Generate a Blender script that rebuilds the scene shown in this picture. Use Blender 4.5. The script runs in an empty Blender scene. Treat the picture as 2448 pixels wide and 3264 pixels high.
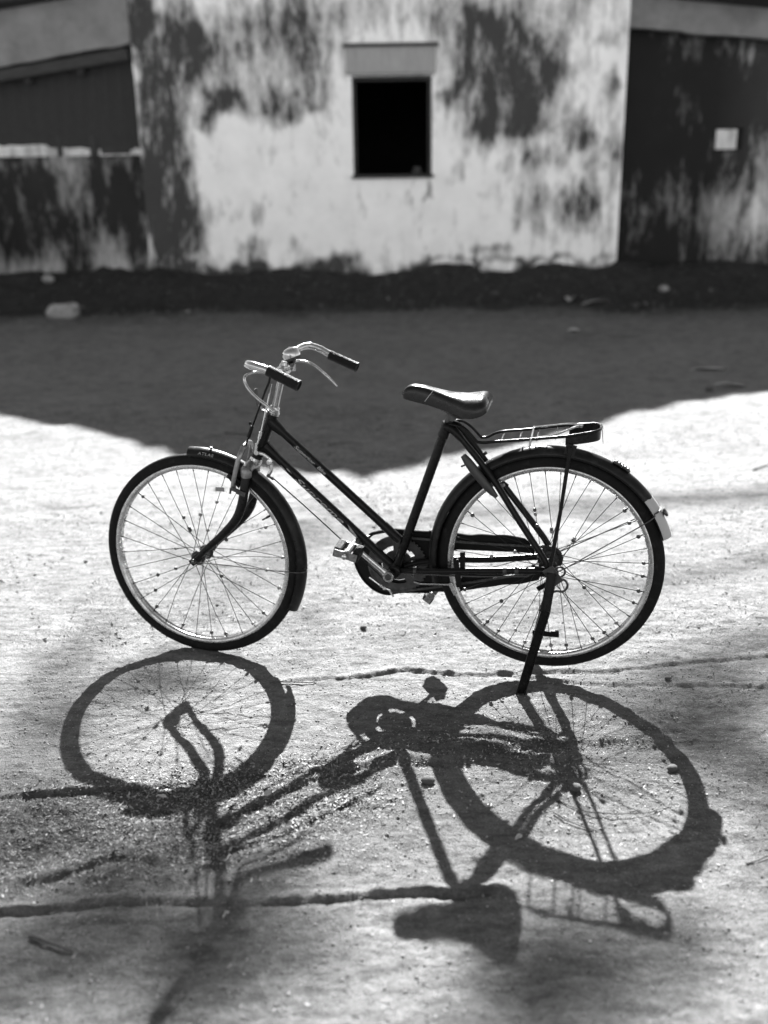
import bpy, bmesh, math, random
import numpy as np
from mathutils import Vector, Matrix

rad = math.radians
rng = np.random.default_rng(7)
random.seed(7)
sc = bpy.context.scene
COL = sc.collection

# ------------------------------------------------------------------ camera
cam_d = bpy.data.cameras.new('camera')
cam = bpy.data.objects.new('camera', cam_d)
COL.objects.link(cam)
CAM = Vector((0.0, 0.0, 1.4078))
pitch, roll = rad(17.75), rad(-0.903)
F_ = Vector((0, math.cos(pitch), -math.sin(pitch)))
R0 = Vector((1, 0, 0)); U0 = R0.cross(F_)
R_ = math.cos(roll)*R0 + math.sin(roll)*U0
U_ = -math.sin(roll)*R0 + math.cos(roll)*U0
M = Matrix((R_, U_, -F_)).transposed().to_4x4(); M.translation = CAM
cam.matrix_world = M
cam_d.sensor_fit = 'VERTICAL'; cam_d.sensor_height = 36.0
cam_d.lens = 3088.7/3264*36.0
cam_d.clip_start = 0.05; cam_d.clip_end = 1000
cam_d.dof.use_dof = True
cam_d.dof.focus_distance = 2.78
cam_d.dof.aperture_fstop = 1.55
sc.camera = cam

# ------------------------------------------------------------------ sky and sun
SUN_AZ, SUN_EL = rad(87.35), rad(36.54)
S = Vector((math.cos(SUN_EL)*math.cos(SUN_AZ), math.cos(SUN_EL)*math.sin(SUN_AZ), math.sin(SUN_EL)))
w = bpy.data.worlds.new('World'); sc.world = w; w.use_nodes = True
nt = w.node_tree; nt.nodes.clear()
out = nt.nodes.new('ShaderNodeOutputWorld'); bg = nt.nodes.new('ShaderNodeBackground')
sky = nt.nodes.new('ShaderNodeTexSky'); sky.sky_type = 'NISHITA'; sky.sun_disc = False
sky.sun_elevation = SUN_EL; sky.sun_rotation = math.pi/2 - SUN_AZ
sky.air_density = .75; sky.dust_density = .35
bw = nt.nodes.new('ShaderNodeRGBToBW')          # black-and-white photograph: neutral sky
nt.links.new(sky.outputs[0], bw.inputs[0]); nt.links.new(bw.outputs[0], bg.inputs[0])
bg.inputs[1].default_value = 0.05
nt.links.new(bg.outputs[0], out.inputs[0])
sl = bpy.data.lights.new('sun', 'SUN'); sl.energy = 5.0; sl.angle = rad(0.53); sl.color = (1, 1, 1)
so = bpy.data.objects.new('sun', sl); COL.objects.link(so)
so.rotation_euler = S.to_track_quat('Z', 'Y').to_euler(); so.location = S*30
sc.view_settings.view_transform = 'Standard'; sc.view_settings.look = 'None'
sc.view_settings.gamma = 1; sc.view_settings.use_curve_mapping = False
sc.view_settings.exposure = 2.85

# ------------------------------------------------------------------ helpers
def tag(o, label=None, cat=None, group=None, kind=None):
    if label: o['label'] = label
    if cat: o['category'] = cat
    if group: o['group'] = group
    if kind: o['kind'] = kind
    return o

def empty(name, loc=(0, 0, 0), parent=None):
    o = bpy.data.objects.new(name, None); COL.objects.link(o); o.location = loc
    o.empty_display_size = .1
    if parent: o.parent = parent
    return o

def link_mesh(name, me, mat, parent=None, smooth=True, angle=40):
    if mat is not None: me.materials.append(mat)
    if smooth:
        me.polygons.foreach_set('use_smooth', [True]*len(me.polygons))
        if angle < 180: me.set_sharp_from_angle(angle=rad(angle))
    o = bpy.data.objects.new(name, me); COL.objects.link(o)
    if parent: o.parent = parent
    return o

class MB:
    def __init__(s): s.v = []; s.f = []
    def add(s, v, f):
        n = len(s.v); s.v += [tuple(map(float, p)) for p in v]; s.f += [tuple(i+n for i in q) for q in f]; return s
    def box(s, c, d, ax=None):
        ax = ax or (Vector((1, 0, 0)), Vector((0, 1, 0)), Vector((0, 0, 1)))
        c = Vector(c); v = []
        for i in (-1, 1):
            for j in (-1, 1):
                for k in (-1, 1): v.append(c + ax[0]*i*d[0]/2 + ax[1]*j*d[1]/2 + ax[2]*k*d[2]/2)
        return s.add(v, [(0, 1, 3, 2), (4, 6, 7, 5), (0, 4, 5, 1), (2, 3, 7, 6), (0, 2, 6, 4), (1, 5, 7, 3)])
    def bar(s, a, b, wd, th, side=(0, 1, 0)):      # rectangular bar from a to b, width along side
        a, b = Vector(a), Vector(b); x = (b-a); L = x.length; x.normalize()
        y = (Vector(side) - x*Vector(side).dot(x)).normalized(); z = x.cross(y)
        return s.box((a+b)/2, (L, wd, th), (x, y, z))
    def tube(s, pts, r, n=10, closed=False, flat=1.0, flat_axis=(0, 1, 0)):
        P = [Vector(p) for p in pts]; m = len(P)
        rr = list(r) if hasattr(r, '__len__') else [r]*m
        T = []
        for i in range(m):
            a = P[(i-1) % m] if (closed or i > 0) else P[i]; b = P[(i+1) % m] if (closed or i < m-1) else P[i]
            T.append((b-a).normalized())
        up = Vector((0, 0, 1)) if abs(T[0].z) < .9 else Vector((1, 0, 0))
        X = (up - T[0]*up.dot(T[0])).normalized(); v = []; fa = Vector(flat_axis)
        for i in range(m):
            X = (X - T[i]*X.dot(T[i])).normalized(); Y = T[i].cross(X)
            for k in range(n):
                t = 2*math.pi*k/n; d = (X*math.cos(t)+Y*math.sin(t))*rr[i]
                if flat != 1: d -= fa*d.dot(fa)*(1-flat)
                v.append(P[i]+d)
        f = []
        for i in range(m if closed else m-1):
            j = (i+1) % m
            for k in range(n): f.append((i*n+k, i*n+(k+1) % n, j*n+(k+1) % n, j*n+k))
        if not closed:
            f.append(tuple(range(n-1, -1, -1))); f.append(tuple((m-1)*n+k for k in range(n)))
        return s.add(v, f)
    def lathe(s, c, axis, prof, n=20, arc=None):   # prof = [(t along axis, radius)]
        c = Vector(c); a = Vector(axis).normalized()
        X = a.orthogonal().normalized(); Y = a.cross(X); v = []; f = []
        for t, r in prof:
            for k in range(n):
                th = 2*math.pi*k/n; v.append(c + a*t + (X*math.cos(th)+Y*math.sin(th))*max(r, 1e-5))
        for i in range(len(prof)-1):
            for k in range(n): f.append((i*n+k, i*n+(k+1) % n, (i+1)*n+(k+1) % n, (i+1)*n+k))
        if prof[0][1] > 1e-4: f.append(tuple(range(n-1, -1, -1)))
        if prof[-1][1] > 1e-4: f.append(tuple((len(prof)-1)*n+k for k in range(n)))
        return s.add(v, f)
    def sphere(s, c, r, n=10, m=6, sq=(1, 1, 1)):
        v = []; f = []
        for i in range(m+1):
            p = math.pi*i/m
            for k in range(n):
                t = 2*math.pi*k/n
                v.append((c[0]+r*sq[0]*math.sin(p)*math.cos(t), c[1]+r*sq[1]*math.sin(p)*math.sin(t), c[2]+r*sq[2]*math.cos(p)))
        for i in range(m):
            for k in range(n): f.append((i*n+k, (i+1)*n+k, (i+1)*n+(k+1) % n, i*n+(k+1) % n))
        return s.add(v, f)
    def plate(s, outline, y0, y1):                 # polygon in x-z extruded along y
        n = len(outline)
        v = [(x, y0, z) for x, z in outline]+[(x, y1, z) for x, z in outline]
        f = [tuple(range(n)), tuple(range(2*n-1, n-1, -1))]+[(i, i+n, (i+1) % n+n, (i+1) % n) for i in range(n)]
        return s.add(v, f)
    def ring_plate(s, outer, inner, y0, y1, closed=True):
        n = len(outer)
        v = [(x, y0, z) for x, z in outer]+[(x, y0, z) for x, z in inner]+[(x, y1, z) for x, z in outer]+[(x, y1, z) for x, z in inner]
        f = []
        for i in range(n if closed else n-1):
            j = (i+1) % n
            f += [(i, j, n+j, n+i), (2*n+i, 3*n+i, 3*n+j, 2*n+j), (i, 2*n+i, 2*n+j, j), (n+i, n+j, 3*n+j, 3*n+i)]
        if not closed:
            f += [(0, n, 3*n, 2*n), (n-1, 3*n-1, 4*n-1, 2*n-1)]
        return s.add(v, f)
    def mesh(s, name):
        me = bpy.data.meshes.new(name); me.from_pydata(s.v, [], s.f); me.update()
        bm = bmesh.new(); bm.from_mesh(me); bmesh.ops.remove_doubles(bm, verts=bm.verts, dist=1e-6)
        bmesh.ops.recalc_face_normals(bm, faces=bm.faces); bm.to_mesh(me); bm.free()
        return me
    def build(s, name, mat, parent=None, smooth=True, angle=40, bevel=0):
        o = link_mesh(name, s.mesh(name), mat, parent, smooth, angle)
        if bevel:
            md = o.modifiers.new('bevel', 'BEVEL'); md.width = bevel; md.segments = 2; md.limit_method = 'ANGLE'
        return o

def spline(pts, k=8, closed=False):
    P = [np.array(p, float) for p in pts]; n = len(P); o = []
    for i in range(n if closed else n-1):
        p0 = P[(i-1) % n] if (closed or i > 0) else 2*P[0]-P[1]; p1 = P[i]; p2 = P[(i+1) % n]
        p3 = P[(i+2) % n] if (closed or i < n-2) else 2*P[-1]-P[-2]
        for j in range(k):
            t = j/k
            o.append(.5*((2*p1)+(-p0+p2)*t+(2*p0-5*p1+4*p2-p3)*t*t+(-p0+3*p1-3*p2+p3)*t**3))
    if not closed: o.append(P[-1])
    return [tuple(q) for q in o]

def hashn(ix, iy, seed):
    h = (ix.astype(np.int64)*374761393 + iy.astype(np.int64)*668265263 + seed*1274126177) & 0x7fffffff
    h = ((h ^ (h >> 13))*1274126177) & 0x7fffffff
    h = (h ^ (h >> 16)) & 0x7fffffff
    return h/float(0x7fffffff)*2-1
def vnoise(x, y, seed=0):
    x0, y0 = np.floor(x), np.floor(y); fx, fy = x-x0, y-y0
    fx = fx*fx*fx*(fx*(fx*6-15)+10); fy = fy*fy*fy*(fy*(fy*6-15)+10)
    a = hashn(x0, y0, seed); b = hashn(x0+1, y0, seed); c = hashn(x0, y0+1, seed); d = hashn(x0+1, y0+1, seed)
    return (a*(1-fx)+b*fx)*(1-fy)+(c*(1-fx)+d*fx)*fy
def fbm(x, y, seed=0, o=4):
    r = 0; a = 1.
    for i in range(o): r = r+a*vnoise(x*2**i+17.3*i, y*2**i-9.1*i, seed+i); a *= .5
    return r

# ------------------------------------------------------------------ materials
def mat(name, base=.5, rough=.6, metal=0., spec=.5, var=0., scale=20., rough_var=0., bump=0., bump_scale=200., stretch=(1, 1, 1),
        dirt=None, dirt_amt=0., dirt_scale=12., coat=0.):
    m = bpy.data.materials.new(name); m.use_nodes = True; n = m.node_tree.nodes; L = m.node_tree.links
    b = n['Principled BSDF']
    b.inputs['Roughness'].default_value = rough; b.inputs['Metallic'].default_value = metal
    b.inputs['Specular IOR Level'].default_value = spec
    b.inputs['Base Color'].default_value = (base, base, base, 1)
    if coat: b.inputs['Coat Weight'].default_value = coat; b.inputs['Coat Roughness'].default_value = .12
    tc = n.new('ShaderNodeTexCoord'); mp = n.new('ShaderNodeMapping'); mp.inputs['Scale'].default_value = stretch
    L.new(tc.outputs['Object'], mp.inputs[0]); src = None
    if var or dirt is not None or rough_var:
        nz = n.new('ShaderNodeTexNoise'); nz.inputs['Scale'].default_value = scale; nz.inputs['Detail'].default_value = 6; nz.inputs['Roughness'].default_value = .65
        L.new(mp.outputs[0], nz.inputs[0])
        mr = n.new('ShaderNodeMapRange'); mr.inputs[1].default_value = .25; mr.inputs[2].default_value = .75
        mr.inputs[3].default_value = base*(1-var); mr.inputs[4].default_value = base*(1+var)
        L.new(nz.outputs[0], mr.inputs[0]); cb = n.new('ShaderNodeCombineColor')
        for i in range(3): L.new(mr.outputs[0], cb.inputs[i])
        src = cb.outputs[0]
        if rough_var:
            m2 = n.new('ShaderNodeMapRange'); m2.inputs[1].default_value = .3; m2.inputs[2].default_value = .7
            m2.inputs[3].default_value = max(.03, rough-rough_var); m2.inputs[4].default_value = min(1, rough+rough_var)
            L.new(nz.outputs[0], m2.inputs[0]); L.new(m2.outputs[0], b.inputs['Roughness'])
    if dirt is not None:
        n2 = n.new('ShaderNodeTexNoise'); n2.inputs['Scale'].default_value = dirt_scale; n2.inputs['Detail'].default_value = 8; n2.inputs['Roughness'].default_value = .75
        L.new(mp.outputs[0], n2.inputs[0])
        m3 = n.new('ShaderNodeMapRange'); m3.inputs[1].default_value = .62-dirt_amt*.35; m3.inputs[2].default_value = .72-dirt_amt*.2; m3.inputs[4].default_value = min(1, .4+dirt_amt)
        L.new(n2.outputs[0], m3.inputs[0])
        mx = n.new('ShaderNodeMix'); mx.data_type = 'RGBA'; mx.inputs['B'].default_value = (dirt, dirt, dirt, 1)
        L.new(m3.outputs[0], mx.inputs['Factor']); L.new(src, mx.inputs['A']); src = mx.outputs['Result']
        if metal:
            m4 = n.new('ShaderNodeMath'); m4.operation = 'MULTIPLY_ADD'; m4.inputs[1].default_value = -metal; m4.inputs[2].default_value = metal
            L.new(m3.outputs[0], m4.inputs[0]); L.new(m4.outputs[0], b.inputs['Metallic'])
    if src is not None: L.new(src, b.inputs['Base Color'])
    if bump:
        n3 = n.new('ShaderNodeTexNoise'); n3.inputs['Scale'].default_value = bump_scale; n3.inputs['Detail'].default_value = 4
        L.new(mp.outputs[0], n3.inputs[0]); bp = n.new('ShaderNodeBump'); bp.inputs['Strength'].default_value = bump; bp.inputs['Distance'].default_value = .002
        L.new(n3.outputs[0], bp.inputs['Height']); L.new(bp.outputs[0], b.inputs['Normal'])
    return m

M_paint = mat('black_enamel', .005, .28, spec=.14, var=.3, scale=30, rough_var=.1, dirt=.035, dirt_amt=.10, dirt_scale=60, bump=.15, bump_scale=300)
M_guard = mat('dull_black_sheet', .005, .6, spec=.12, var=.4, scale=14, rough_var=.12, dirt=.02, dirt_amt=.12, dirt_scale=30, bump=.3, bump_scale=80)
M_chrome = mat('worn_chrome', .40, .17, metal=1., var=.12, scale=40, rough_var=.08, dirt=.16, dirt_amt=.22, dirt_scale=70, bump=.12, bump_scale=260)
M_tarnish = mat('tarnished_plate', .20, .36, metal=.8, var=.4, scale=50, dirt=.06, dirt_amt=.35, dirt_scale=60)
M_rim = mat('dusty_chrome_rim', .42, .25, metal=1., var=.2, scale=30, rough_var=.1, dirt=.2, dirt_amt=.4, dirt_scale=45)
M_steel = mat('dark_steel', .05, .45, metal=.8, var=.4, scale=60, dirt=.06, dirt_amt=.3, dirt_scale=80)
M_spoke = mat('dull_spoke_steel', .02, .5, metal=.6, var=.4, scale=60)
M_rubber = mat('dusty_tyre_rubber', .007, .8, spec=.12, var=.35, scale=25, dirt=.025, dirt_amt=.2, dirt_scale=40, bump=.3, bump_scale=180)
M_grip = mat('black_grip_rubber', .006, .5, spec=.16, var=.3, scale=60, bump=.8, bump_scale=420)
M_saddle = mat('black_saddle_vinyl', .006, .27, spec=.28, var=.3, scale=18, rough_var=.1, bump=.25, bump_scale=90, dirt=.03, dirt_amt=.08, dirt_scale=30)
M_bead_dark = mat('smoky_plastic_bead', .02, .3, spec=.6, var=.4, scale=90)
M_bead_pale = mat('pale_plastic_bead', .16, .25, spec=.6, var=.3, scale=90)
M_letter = mat('faded_gold_transfer', .22, .6, var=.5, scale=160, dirt=.015, dirt_amt=.12, dirt_scale=150)
M_stone = mat('pale_stone', .30, .9, var=.4, scale=14, dirt=.1, dirt_amt=.4, dirt_scale=10, bump=.8, bump_scale=40)
M_pebble = mat('pebble_stone', .05, .9, var=.5, scale=60, bump=.5, bump_scale=200)
M_twig = mat('dry_twig_bark', .06, .9, var=.5, scale=120)
M_leafp = mat('dry_pale_leaf', .34, .8, var=.4, scale=90)
M_leafd = mat('dry_dark_leaf', .05, .8, var=.4, scale=90)
M_wood = mat('weathered_dark_wood', .035, .9, var=.5, scale=8, stretch=(1, 4, 4), bump=.6, bump_scale=40)
M_thatch = mat('dark_roof_thatch', .03, .95, var=.6, scale=20, stretch=(6, 1, 1), bump=1., bump_scale=60)
M_inside = mat('dark_interior_plaster', .015, .95, var=.5, scale=6)  # room plaster given an almost black grey
M_lintel = mat('grey_cement_lintel', .30, .9, var=.18, scale=5, stretch=(4, 4, 1), bump=.3, bump_scale=50)
M_bark = mat('tree_bark', .12, .9, var=.5, scale=10, bump=.8, bump_scale=30)
M_foliage = mat('tree_leaves', .06, .7, var=.4, scale=10)

def new_mat(name):
    m = bpy.data.materials.new(name); m.use_nodes = True
    return m, m.node_tree.nodes, m.node_tree.links, m.node_tree.nodes['Principled BSDF']
def noise(n, L, vec, scale, det=6, rough=.6):
    z = n.new('ShaderNodeTexNoise'); z.inputs['Scale'].default_value = scale; z.inputs['Detail'].default_value = det; z.inputs['Roughness'].default_value = rough
    L.new(vec, z.inputs[0]); return z.outputs[0]
def rng_(n, L, v, a, b, c, d):
    m = n.new('ShaderNodeMapRange'); L.new(v, m.inputs[0])
    for i, q in enumerate((a, b, c, d)): m.inputs[i+1].default_value = q
    return m.outputs[0]
def math_(n, L, op, a, b=None, c=None):
    m = n.new('ShaderNodeMath'); m.operation = op
    for i, q in enumerate((a, b, c)):
        if q is None: continue
        if isinstance(q, (int, float)): m.inputs[i].default_value = q
        else: L.new(q, m.inputs[i])
    return m.outputs[0]
def grey(n, L, v):
    c = n.new('ShaderNodeCombineColor')
    for i in range(3): L.new(v, c.inputs[i])
    return c.outputs[0]
def attr(n, name):
    a = n.new('ShaderNodeAttribute'); a.attribute_name = name; return a.outputs['Fac']

# soil: fine sandy earth, "wet" attribute = mouldy earth plus painted shade darkening toward the wall foot, "lit" = litter density
M_soil, n, L, b = new_mat('sandy_soil')
tc = n.new('ShaderNodeTexCoord'); P = tc.outputs['Object']
fine = noise(n, L, P, 260, 5, .75); med = noise(n, L, P, 38, 6, .7); big = noise(n, L, P, 2.2, 5, .6)
mpx = n.new('ShaderNodeMapping'); mpx.inputs['Scale'].default_value = (1, 3.2, 1); L.new(P, mpx.inputs[0])
streak = noise(n, L, mpx.outputs[0], 9, 8, .72)
v = rng_(n, L, fine, .3, .7, .08, .185)
v = math_(n, L, 'MULTIPLY', v, rng_(n, L, noise(n, L, P, 85, 4, .8), .3, .7, .74, 1.2))
v = math_(n, L, 'MULTIPLY', v, rng_(n, L, med, .3, .68, .72, 1.14))
v = math_(n, L, 'MULTIPLY', v, rng_(n, L, big, .3, .7, .88, 1.08))
v = math_(n, L, 'MULTIPLY', v, rng_(n, L, streak, .34, .56, .50, 1.04))
v = math_(n, L, 'MULTIPLY', v, rng_(n, L, attr(n, 'litter'), 0, 1, 1.0, .45))
v = math_(n, L, 'MULTIPLY', v, rng_(n, L, attr(n, 'pale'), -1, 1, 1.12, 1.42))
wet_shade_n = math_(n, L, 'MULTIPLY_ADD', noise(n, L, P, 5, 7, .75), 1.1, math_(n, L, 'SUBTRACT', attr(n, 'wet_shade'), .55))
v = math_(n, L, 'MULTIPLY', v, rng_(n, L, wet_shade_n, .15, .95, 1.0, .20))
L.new(grey(n, L, v), b.inputs['Base Color']); b.inputs['Roughness'].default_value = .95; b.inputs['Specular IOR Level'].default_value = .15
bp = n.new('ShaderNodeBump'); bp.inputs['Strength'].default_value = 1.0; bp.inputs['Distance'].default_value = .0085
h1 = noise(n, L, P, 150, 6, .75); h2 = noise(n, L, P, 30, 6, .7)
h3 = noise(n, L, mpx.outputs[0], 14, 7, .7)
L.new(math_(n, L, 'ADD', math_(n, L, 'MULTIPLY', h3, .8), math_(n, L, 'ADD', h1, math_(n, L, 'MULTIPLY', h2, 1.6))), bp.inputs['Height']); L.new(bp.outputs[0], b.inputs['Normal'])

# wall: old whitewash with mould, driven by the "stain" attribute plus fine streaky noise
M_wall, n, L, b = new_mat('mouldy_whitewash')
tc = n.new('ShaderNodeTexCoord'); P = tc.outputs['Object']
mp = n.new('ShaderNodeMapping'); mp.inputs['Scale'].default_value = (2.6, 1, .8); L.new(P, mp.inputs[0])
s1 = noise(n, L, mp.outputs[0], 3.2, 8, .6); s2 = noise(n, L, mp.outputs[0], 13, 8, .72); s3 = noise(n, L, P, 3.5, 5, .6)
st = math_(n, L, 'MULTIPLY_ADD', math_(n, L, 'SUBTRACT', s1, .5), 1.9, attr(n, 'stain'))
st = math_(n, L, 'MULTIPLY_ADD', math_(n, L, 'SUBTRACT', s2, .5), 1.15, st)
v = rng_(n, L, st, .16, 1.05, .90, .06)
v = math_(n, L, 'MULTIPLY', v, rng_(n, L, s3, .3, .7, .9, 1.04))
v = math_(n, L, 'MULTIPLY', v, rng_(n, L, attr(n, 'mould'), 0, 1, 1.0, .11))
L.new(grey(n, L, v), b.inputs['Base Color']); b.inputs['Roughness'].default_value = .92; b.inputs['Specular IOR Level'].default_value = .1
bp = n.new('ShaderNodeBump'); bp.inputs['Strength'].default_value = .4; bp.inputs['Distance'].default_value = .01
L.new(s2, bp.inputs['Height']); L.new(bp.outputs[0], b.inputs['Normal'])

# fender: black enamel with a chipped white tail (attribute "white")
M_fender, n, L, b = new_mat('black_mudguard_enamel')
tc = n.new('ShaderNodeTexCoord'); P = tc.outputs['Object']
chip = noise(n, L, P, 55, 6, .7)
fac = math_(n, L, 'ADD', attr(n, 'white'), math_(n, L, 'MULTIPLY', math_(n, L, 'SUBTRACT', chip, .5), .9))
fac = rng_(n, L, fac, .47, .53, 0, 1)
rust = rng_(n, L, noise(n, L, P, 22, 8, .8), .5, .75, .006, .025)
v = n.new('ShaderNodeMix'); v.data_type = 'FLOAT'
L.new(fac, v.inputs[0]); L.new(rust, v.inputs[2]); v.inputs[3].default_value = .32
L.new(grey(n, L, v.outputs[0]), b.inputs['Base Color'])
L.new(rng_(n, L, noise(n, L, P, 30, 5, .6), .3, .7, .25, .45), b.inputs['Roughness']); b.inputs['Specular IOR Level'].default_value = .16

# leaf litter chips: own grey per chip
M_chip, n, L, b = new_mat('dry_leaf_chips')
L.new(grey(n, L, attr(n, 'tone')), b.inputs['Base Color']); b.inputs['Roughness'].default_value = .8

# ------------------------------------------------------------------ ground
def ridge(x, y, pts, wid, amp, asym=1.0):
    """soft ridge/step along a polyline; amp metres, front face (towards -y) steep"""
    P = np.array(pts); yl = np.interp(x, P[:, 0], P[:, 1]); d = y-yl+.004*fbm(x*9, x*0+wid*99, 88, 3)
    end = np.clip((x-P[0, 0])/.06+1, 0, 1)*np.clip((P[-1, 0]-x)/.06+1, 0, 1)
    wob = np.clip(.9+.7*fbm(x*2.6, y*0+wid*300, 91, 3), .1, 1.5)
    prof = np.where(d < 0, np.exp(-(d/(wid*.35))**2), np.exp(-(d/(wid*1.3))**2)) - .55*np.exp(-((d+wid*.85)/(wid*.6))**2)
    return amp*wob*prof*end*(1+.3*fbm(x*45, y*45, 95, 2))

def hz(x, y):
    x = np.asarray(x, float); y = np.asarray(y, float)
    near = np.clip((9-y)/6, 0, 1)
    t = np.clip((y-5.0)/6.5, 0, 1); base = .235*t*t*(3-2*t)
    t2 = np.clip((y-11.45)/.80, 0, 1); bank = np.where(y < 12.9, .38*t2*t2*(3-2*t2), .38*np.clip((16-y)/3.1, 0, 1))
    bank = bank*(1+.10*vnoise(x*1.4, y*.5, 5)+.05*fbm(x*7, y*3, 15, 3))
    h = base+bank
    edge = np.clip((y-10.9)/.9, 0, 1)*np.clip((12.9-y)/.5, 0, 1)
    h = h+edge*(.045*fbm(x*3.0, y*4.0, 21, 4))
    h = h+.010*fbm(x*1.1, y*1.3, 1, 3)*np.clip((y-1)/2, .6, 2)
    h = h+.0042*fbm(x*6, y*8, 11, 4)+.0022*np.abs(fbm(x*11, y*19, 15, 4))*np.clip((7-y)/2, 0, 1)
    h = h+.0016*fbm(x*26, y*30, 31, 3)*near
    h = h+.0011*vnoise(x*78, y*78, 41)*near
    dens = litter_density(x, y)
    h = h+dens*.0035*fbm(x*38, y*38, 61, 3)
    h = h+ridge(x, y, [(-.28, 2.70), (-.108, 2.71), (.067, 2.76), (.239, 2.72), (.414, 2.73), (.676, 2.735), (.984, 2.79), (1.3, 2.84)], .016, .0050)
    h = h+ridge(x, y, [(.30, 2.755), (.52, 2.665), (.796, 2.64), (1.3, 2.62)], .015, .0050)
    h = h+ridge(x, y, [(.62, 2.98), (.9, 3.02), (1.4, 3.14)], .04, .005)
    h = h+ridge(x, y, [(-1.1, 1.69), (-.753, 1.692), (-.584, 1.715), (-.336, 1.702), (-.14, 1.712), (.057, 1.722), (.2, 1.727)], .016, .0072)
    h = h+ridge(x, y, [(-1.1, 2.11), (-.897, 2.113), (-.747, 2.119), (-.599, 2.135), (-.426, 2.162), (-.334, 2.187), (-.167, 2.197), (.015, 2.22), (.2, 2.241)], .014, .0062)
    h = h+ridge(x, y, [(-.42, 1.97), (-.32, 2.06), (-.223, 2.14), (-.107, 2.21), (.015, 2.24)], .020, .0042)
    h = h+ridge(x, y, [(-.40, 1.86), (-.261, 1.93), (-.135, 2.02), (-.01, 2.13)], .018, .0028)
    h = h+ridge(x, y, [(-.76, 1.79), (-.622, 1.862), (-.478, 1.826), (-.30, 1.74)], .028, .0075)
    h = h+.012*np.exp(-((x+.6)/.2)**2-((y-1.80)/.06)**2)
    h = h+ridge(x, y, [(.08, 2.30), (.35, 2.31), (.6, 2.335), (.85, 2.32)], .04, .010)
    h = h+ridge(x, y, [(.05, 2.245), (.3, 2.235), (.62, 2.24)], .03, .006)
    # wandering tyre print of fine parallel bars
    tp = np.exp(-((x-.02-(y-2.0)*.12)/.030)**4)*np.clip((y-1.86)/.04, 0, 1)*np.clip((2.14-y)/.04, 0, 1)
    h = h+tp*.0016*np.sin(y*2*math.pi/.014)
    tp = np.exp(-((y-2.52-(x-.9)*.35)/.05)**4)*np.clip((x-.62)/.1, 0, 1)
    h = h+tp*.0022*np.sin((y-x*.35)*2*math.pi/.017)
    # darker scuffs and hoof-like dents in the middle distance
    for cx, cy, r, a in ((-1.6, 4.5, .16, .018), (-1.25, 4.3, .14, .014), (-.9, 4.75, .12, .012), (.75, 5.5, .14, .012), (1.0, 4.25, .2, .014), (.72, 4.15, .1, .01), (1.9, 9.4, .5, .02), (2.9, 10.9, .5, .03), (-1.5, 3.5, .1, .008)):
        h = h-a*np.exp(-((x-cx)/r)**2-((y-cy)/(r*.6))**2)*(1+.5*vnoise(x*9, y*9, 77))
    return h

def litter_density(x, y):
    a = np.exp(-((x+.58)/.50)**4-((y-2.0-(x+.5)*.12)/.22)**4)
    a2 = np.exp(-((x+.22)/.24)**2-((y-2.08-(x+.22)*.5)/.13)**2)
    b_ = .55*np.exp(-((x-.35)/.45)**2-((y-2.36)/.14)**2)
    c_ = .35*np.exp(-((x-.62)/.35)**2-((y-2.1)/.2)**2)
    d = np.clip(a+a2+b_+c_, 0, 1)
    return d*(.65+.35*np.clip(fbm(x*5, y*6, 71, 3)*1.2+.4, 0, 1.3))

def axis(segs):
    o = [segs[0][0]]
    for a, b_, st in segs:
        k = max(1, int(round((b_-a)/st))); o += list(a+(b_-a)*np.arange(1, k+1)/k)
    return np.array(o)
xs = axis([(-200, -40, 20), (-40, -10, 3), (-10, -4.6, .3), (-4.6, -1.6, .05), (-1.6, -1.15, .02), (-1.15, 1.35, .0062), (1.35, 1.8, .02), (1.8, 4.8, .05), (4.8, 10, .3), (10, 40, 3), (40, 200, 20)])
ys = axis([(-60, -10, 5), (-10, 0, 1), (0, 1.1, .05), (1.1, 3.35, .0065), (3.35, 5.2, .018), (5.2, 10.6, .035), (10.6, 12.5, .022), (12.5, 16, .3), (16, 60, 4), (60, 400, 30)])
X, Y = np.meshgrid(xs, ys)
Z = hz(X, Y)
nx, ny = len(xs), len(ys)
me = bpy.data.meshes.new('ground')
me.vertices.add(nx*ny)
me.vertices.foreach_set('co', np.stack([X, Y, Z], -1).reshape(-1).astype(np.float32))
ii = (np.arange(ny-1)[:, None]*nx+np.arange(nx-1)[None, :]).reshape(-1)
q = np.stack([ii, ii+1, ii+nx+1, ii+nx], -1).astype(np.int32)
me.loops.add(q.size); me.loops.foreach_set('vertex_index', q.reshape(-1))
me.polygons.add(len(q)); me.polygons.foreach_set('loop_start', (np.arange(len(q))*4).astype(np.int32))
me.polygons.foreach_set('use_smooth', np.ones(len(q), bool))
me.update(calc_edges=True)
a = me.attributes.new('litter', 'FLOAT', 'POINT'); a.data.foreach_set('value', litter_density(X, Y).reshape(-1).astype(np.float32))
wet_shade = .80*np.clip((Y-10.75+.25*fbm(X*1.5, Y*1.2, 305, 4))/1.0, 0, 1)+.50*np.clip((Y-8.0)/3.4, 0, 1)**1.5
wet_shade = wet_shade+.35*np.exp(-((X-3.0)/.9)**2-((Y-11.0)/.45)**2)+.2*np.exp(-((X-2.0)/.5)**2-((Y-9.3)/.3)**2)
pale = 1.0*np.clip((Y-3.0)/1.6, 0, 1)-.55*np.clip((2.9-Y)/.5, 0, 1)+.15*fbm(X*.9, Y*1.3, 501, 3)  # swept yard sand lightened to lift the house shade, foreground soil darkened
ap = me.attributes.new('pale', 'FLOAT', 'POINT'); ap.data.foreach_set('value', pale.reshape(-1).astype(np.float32))
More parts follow.
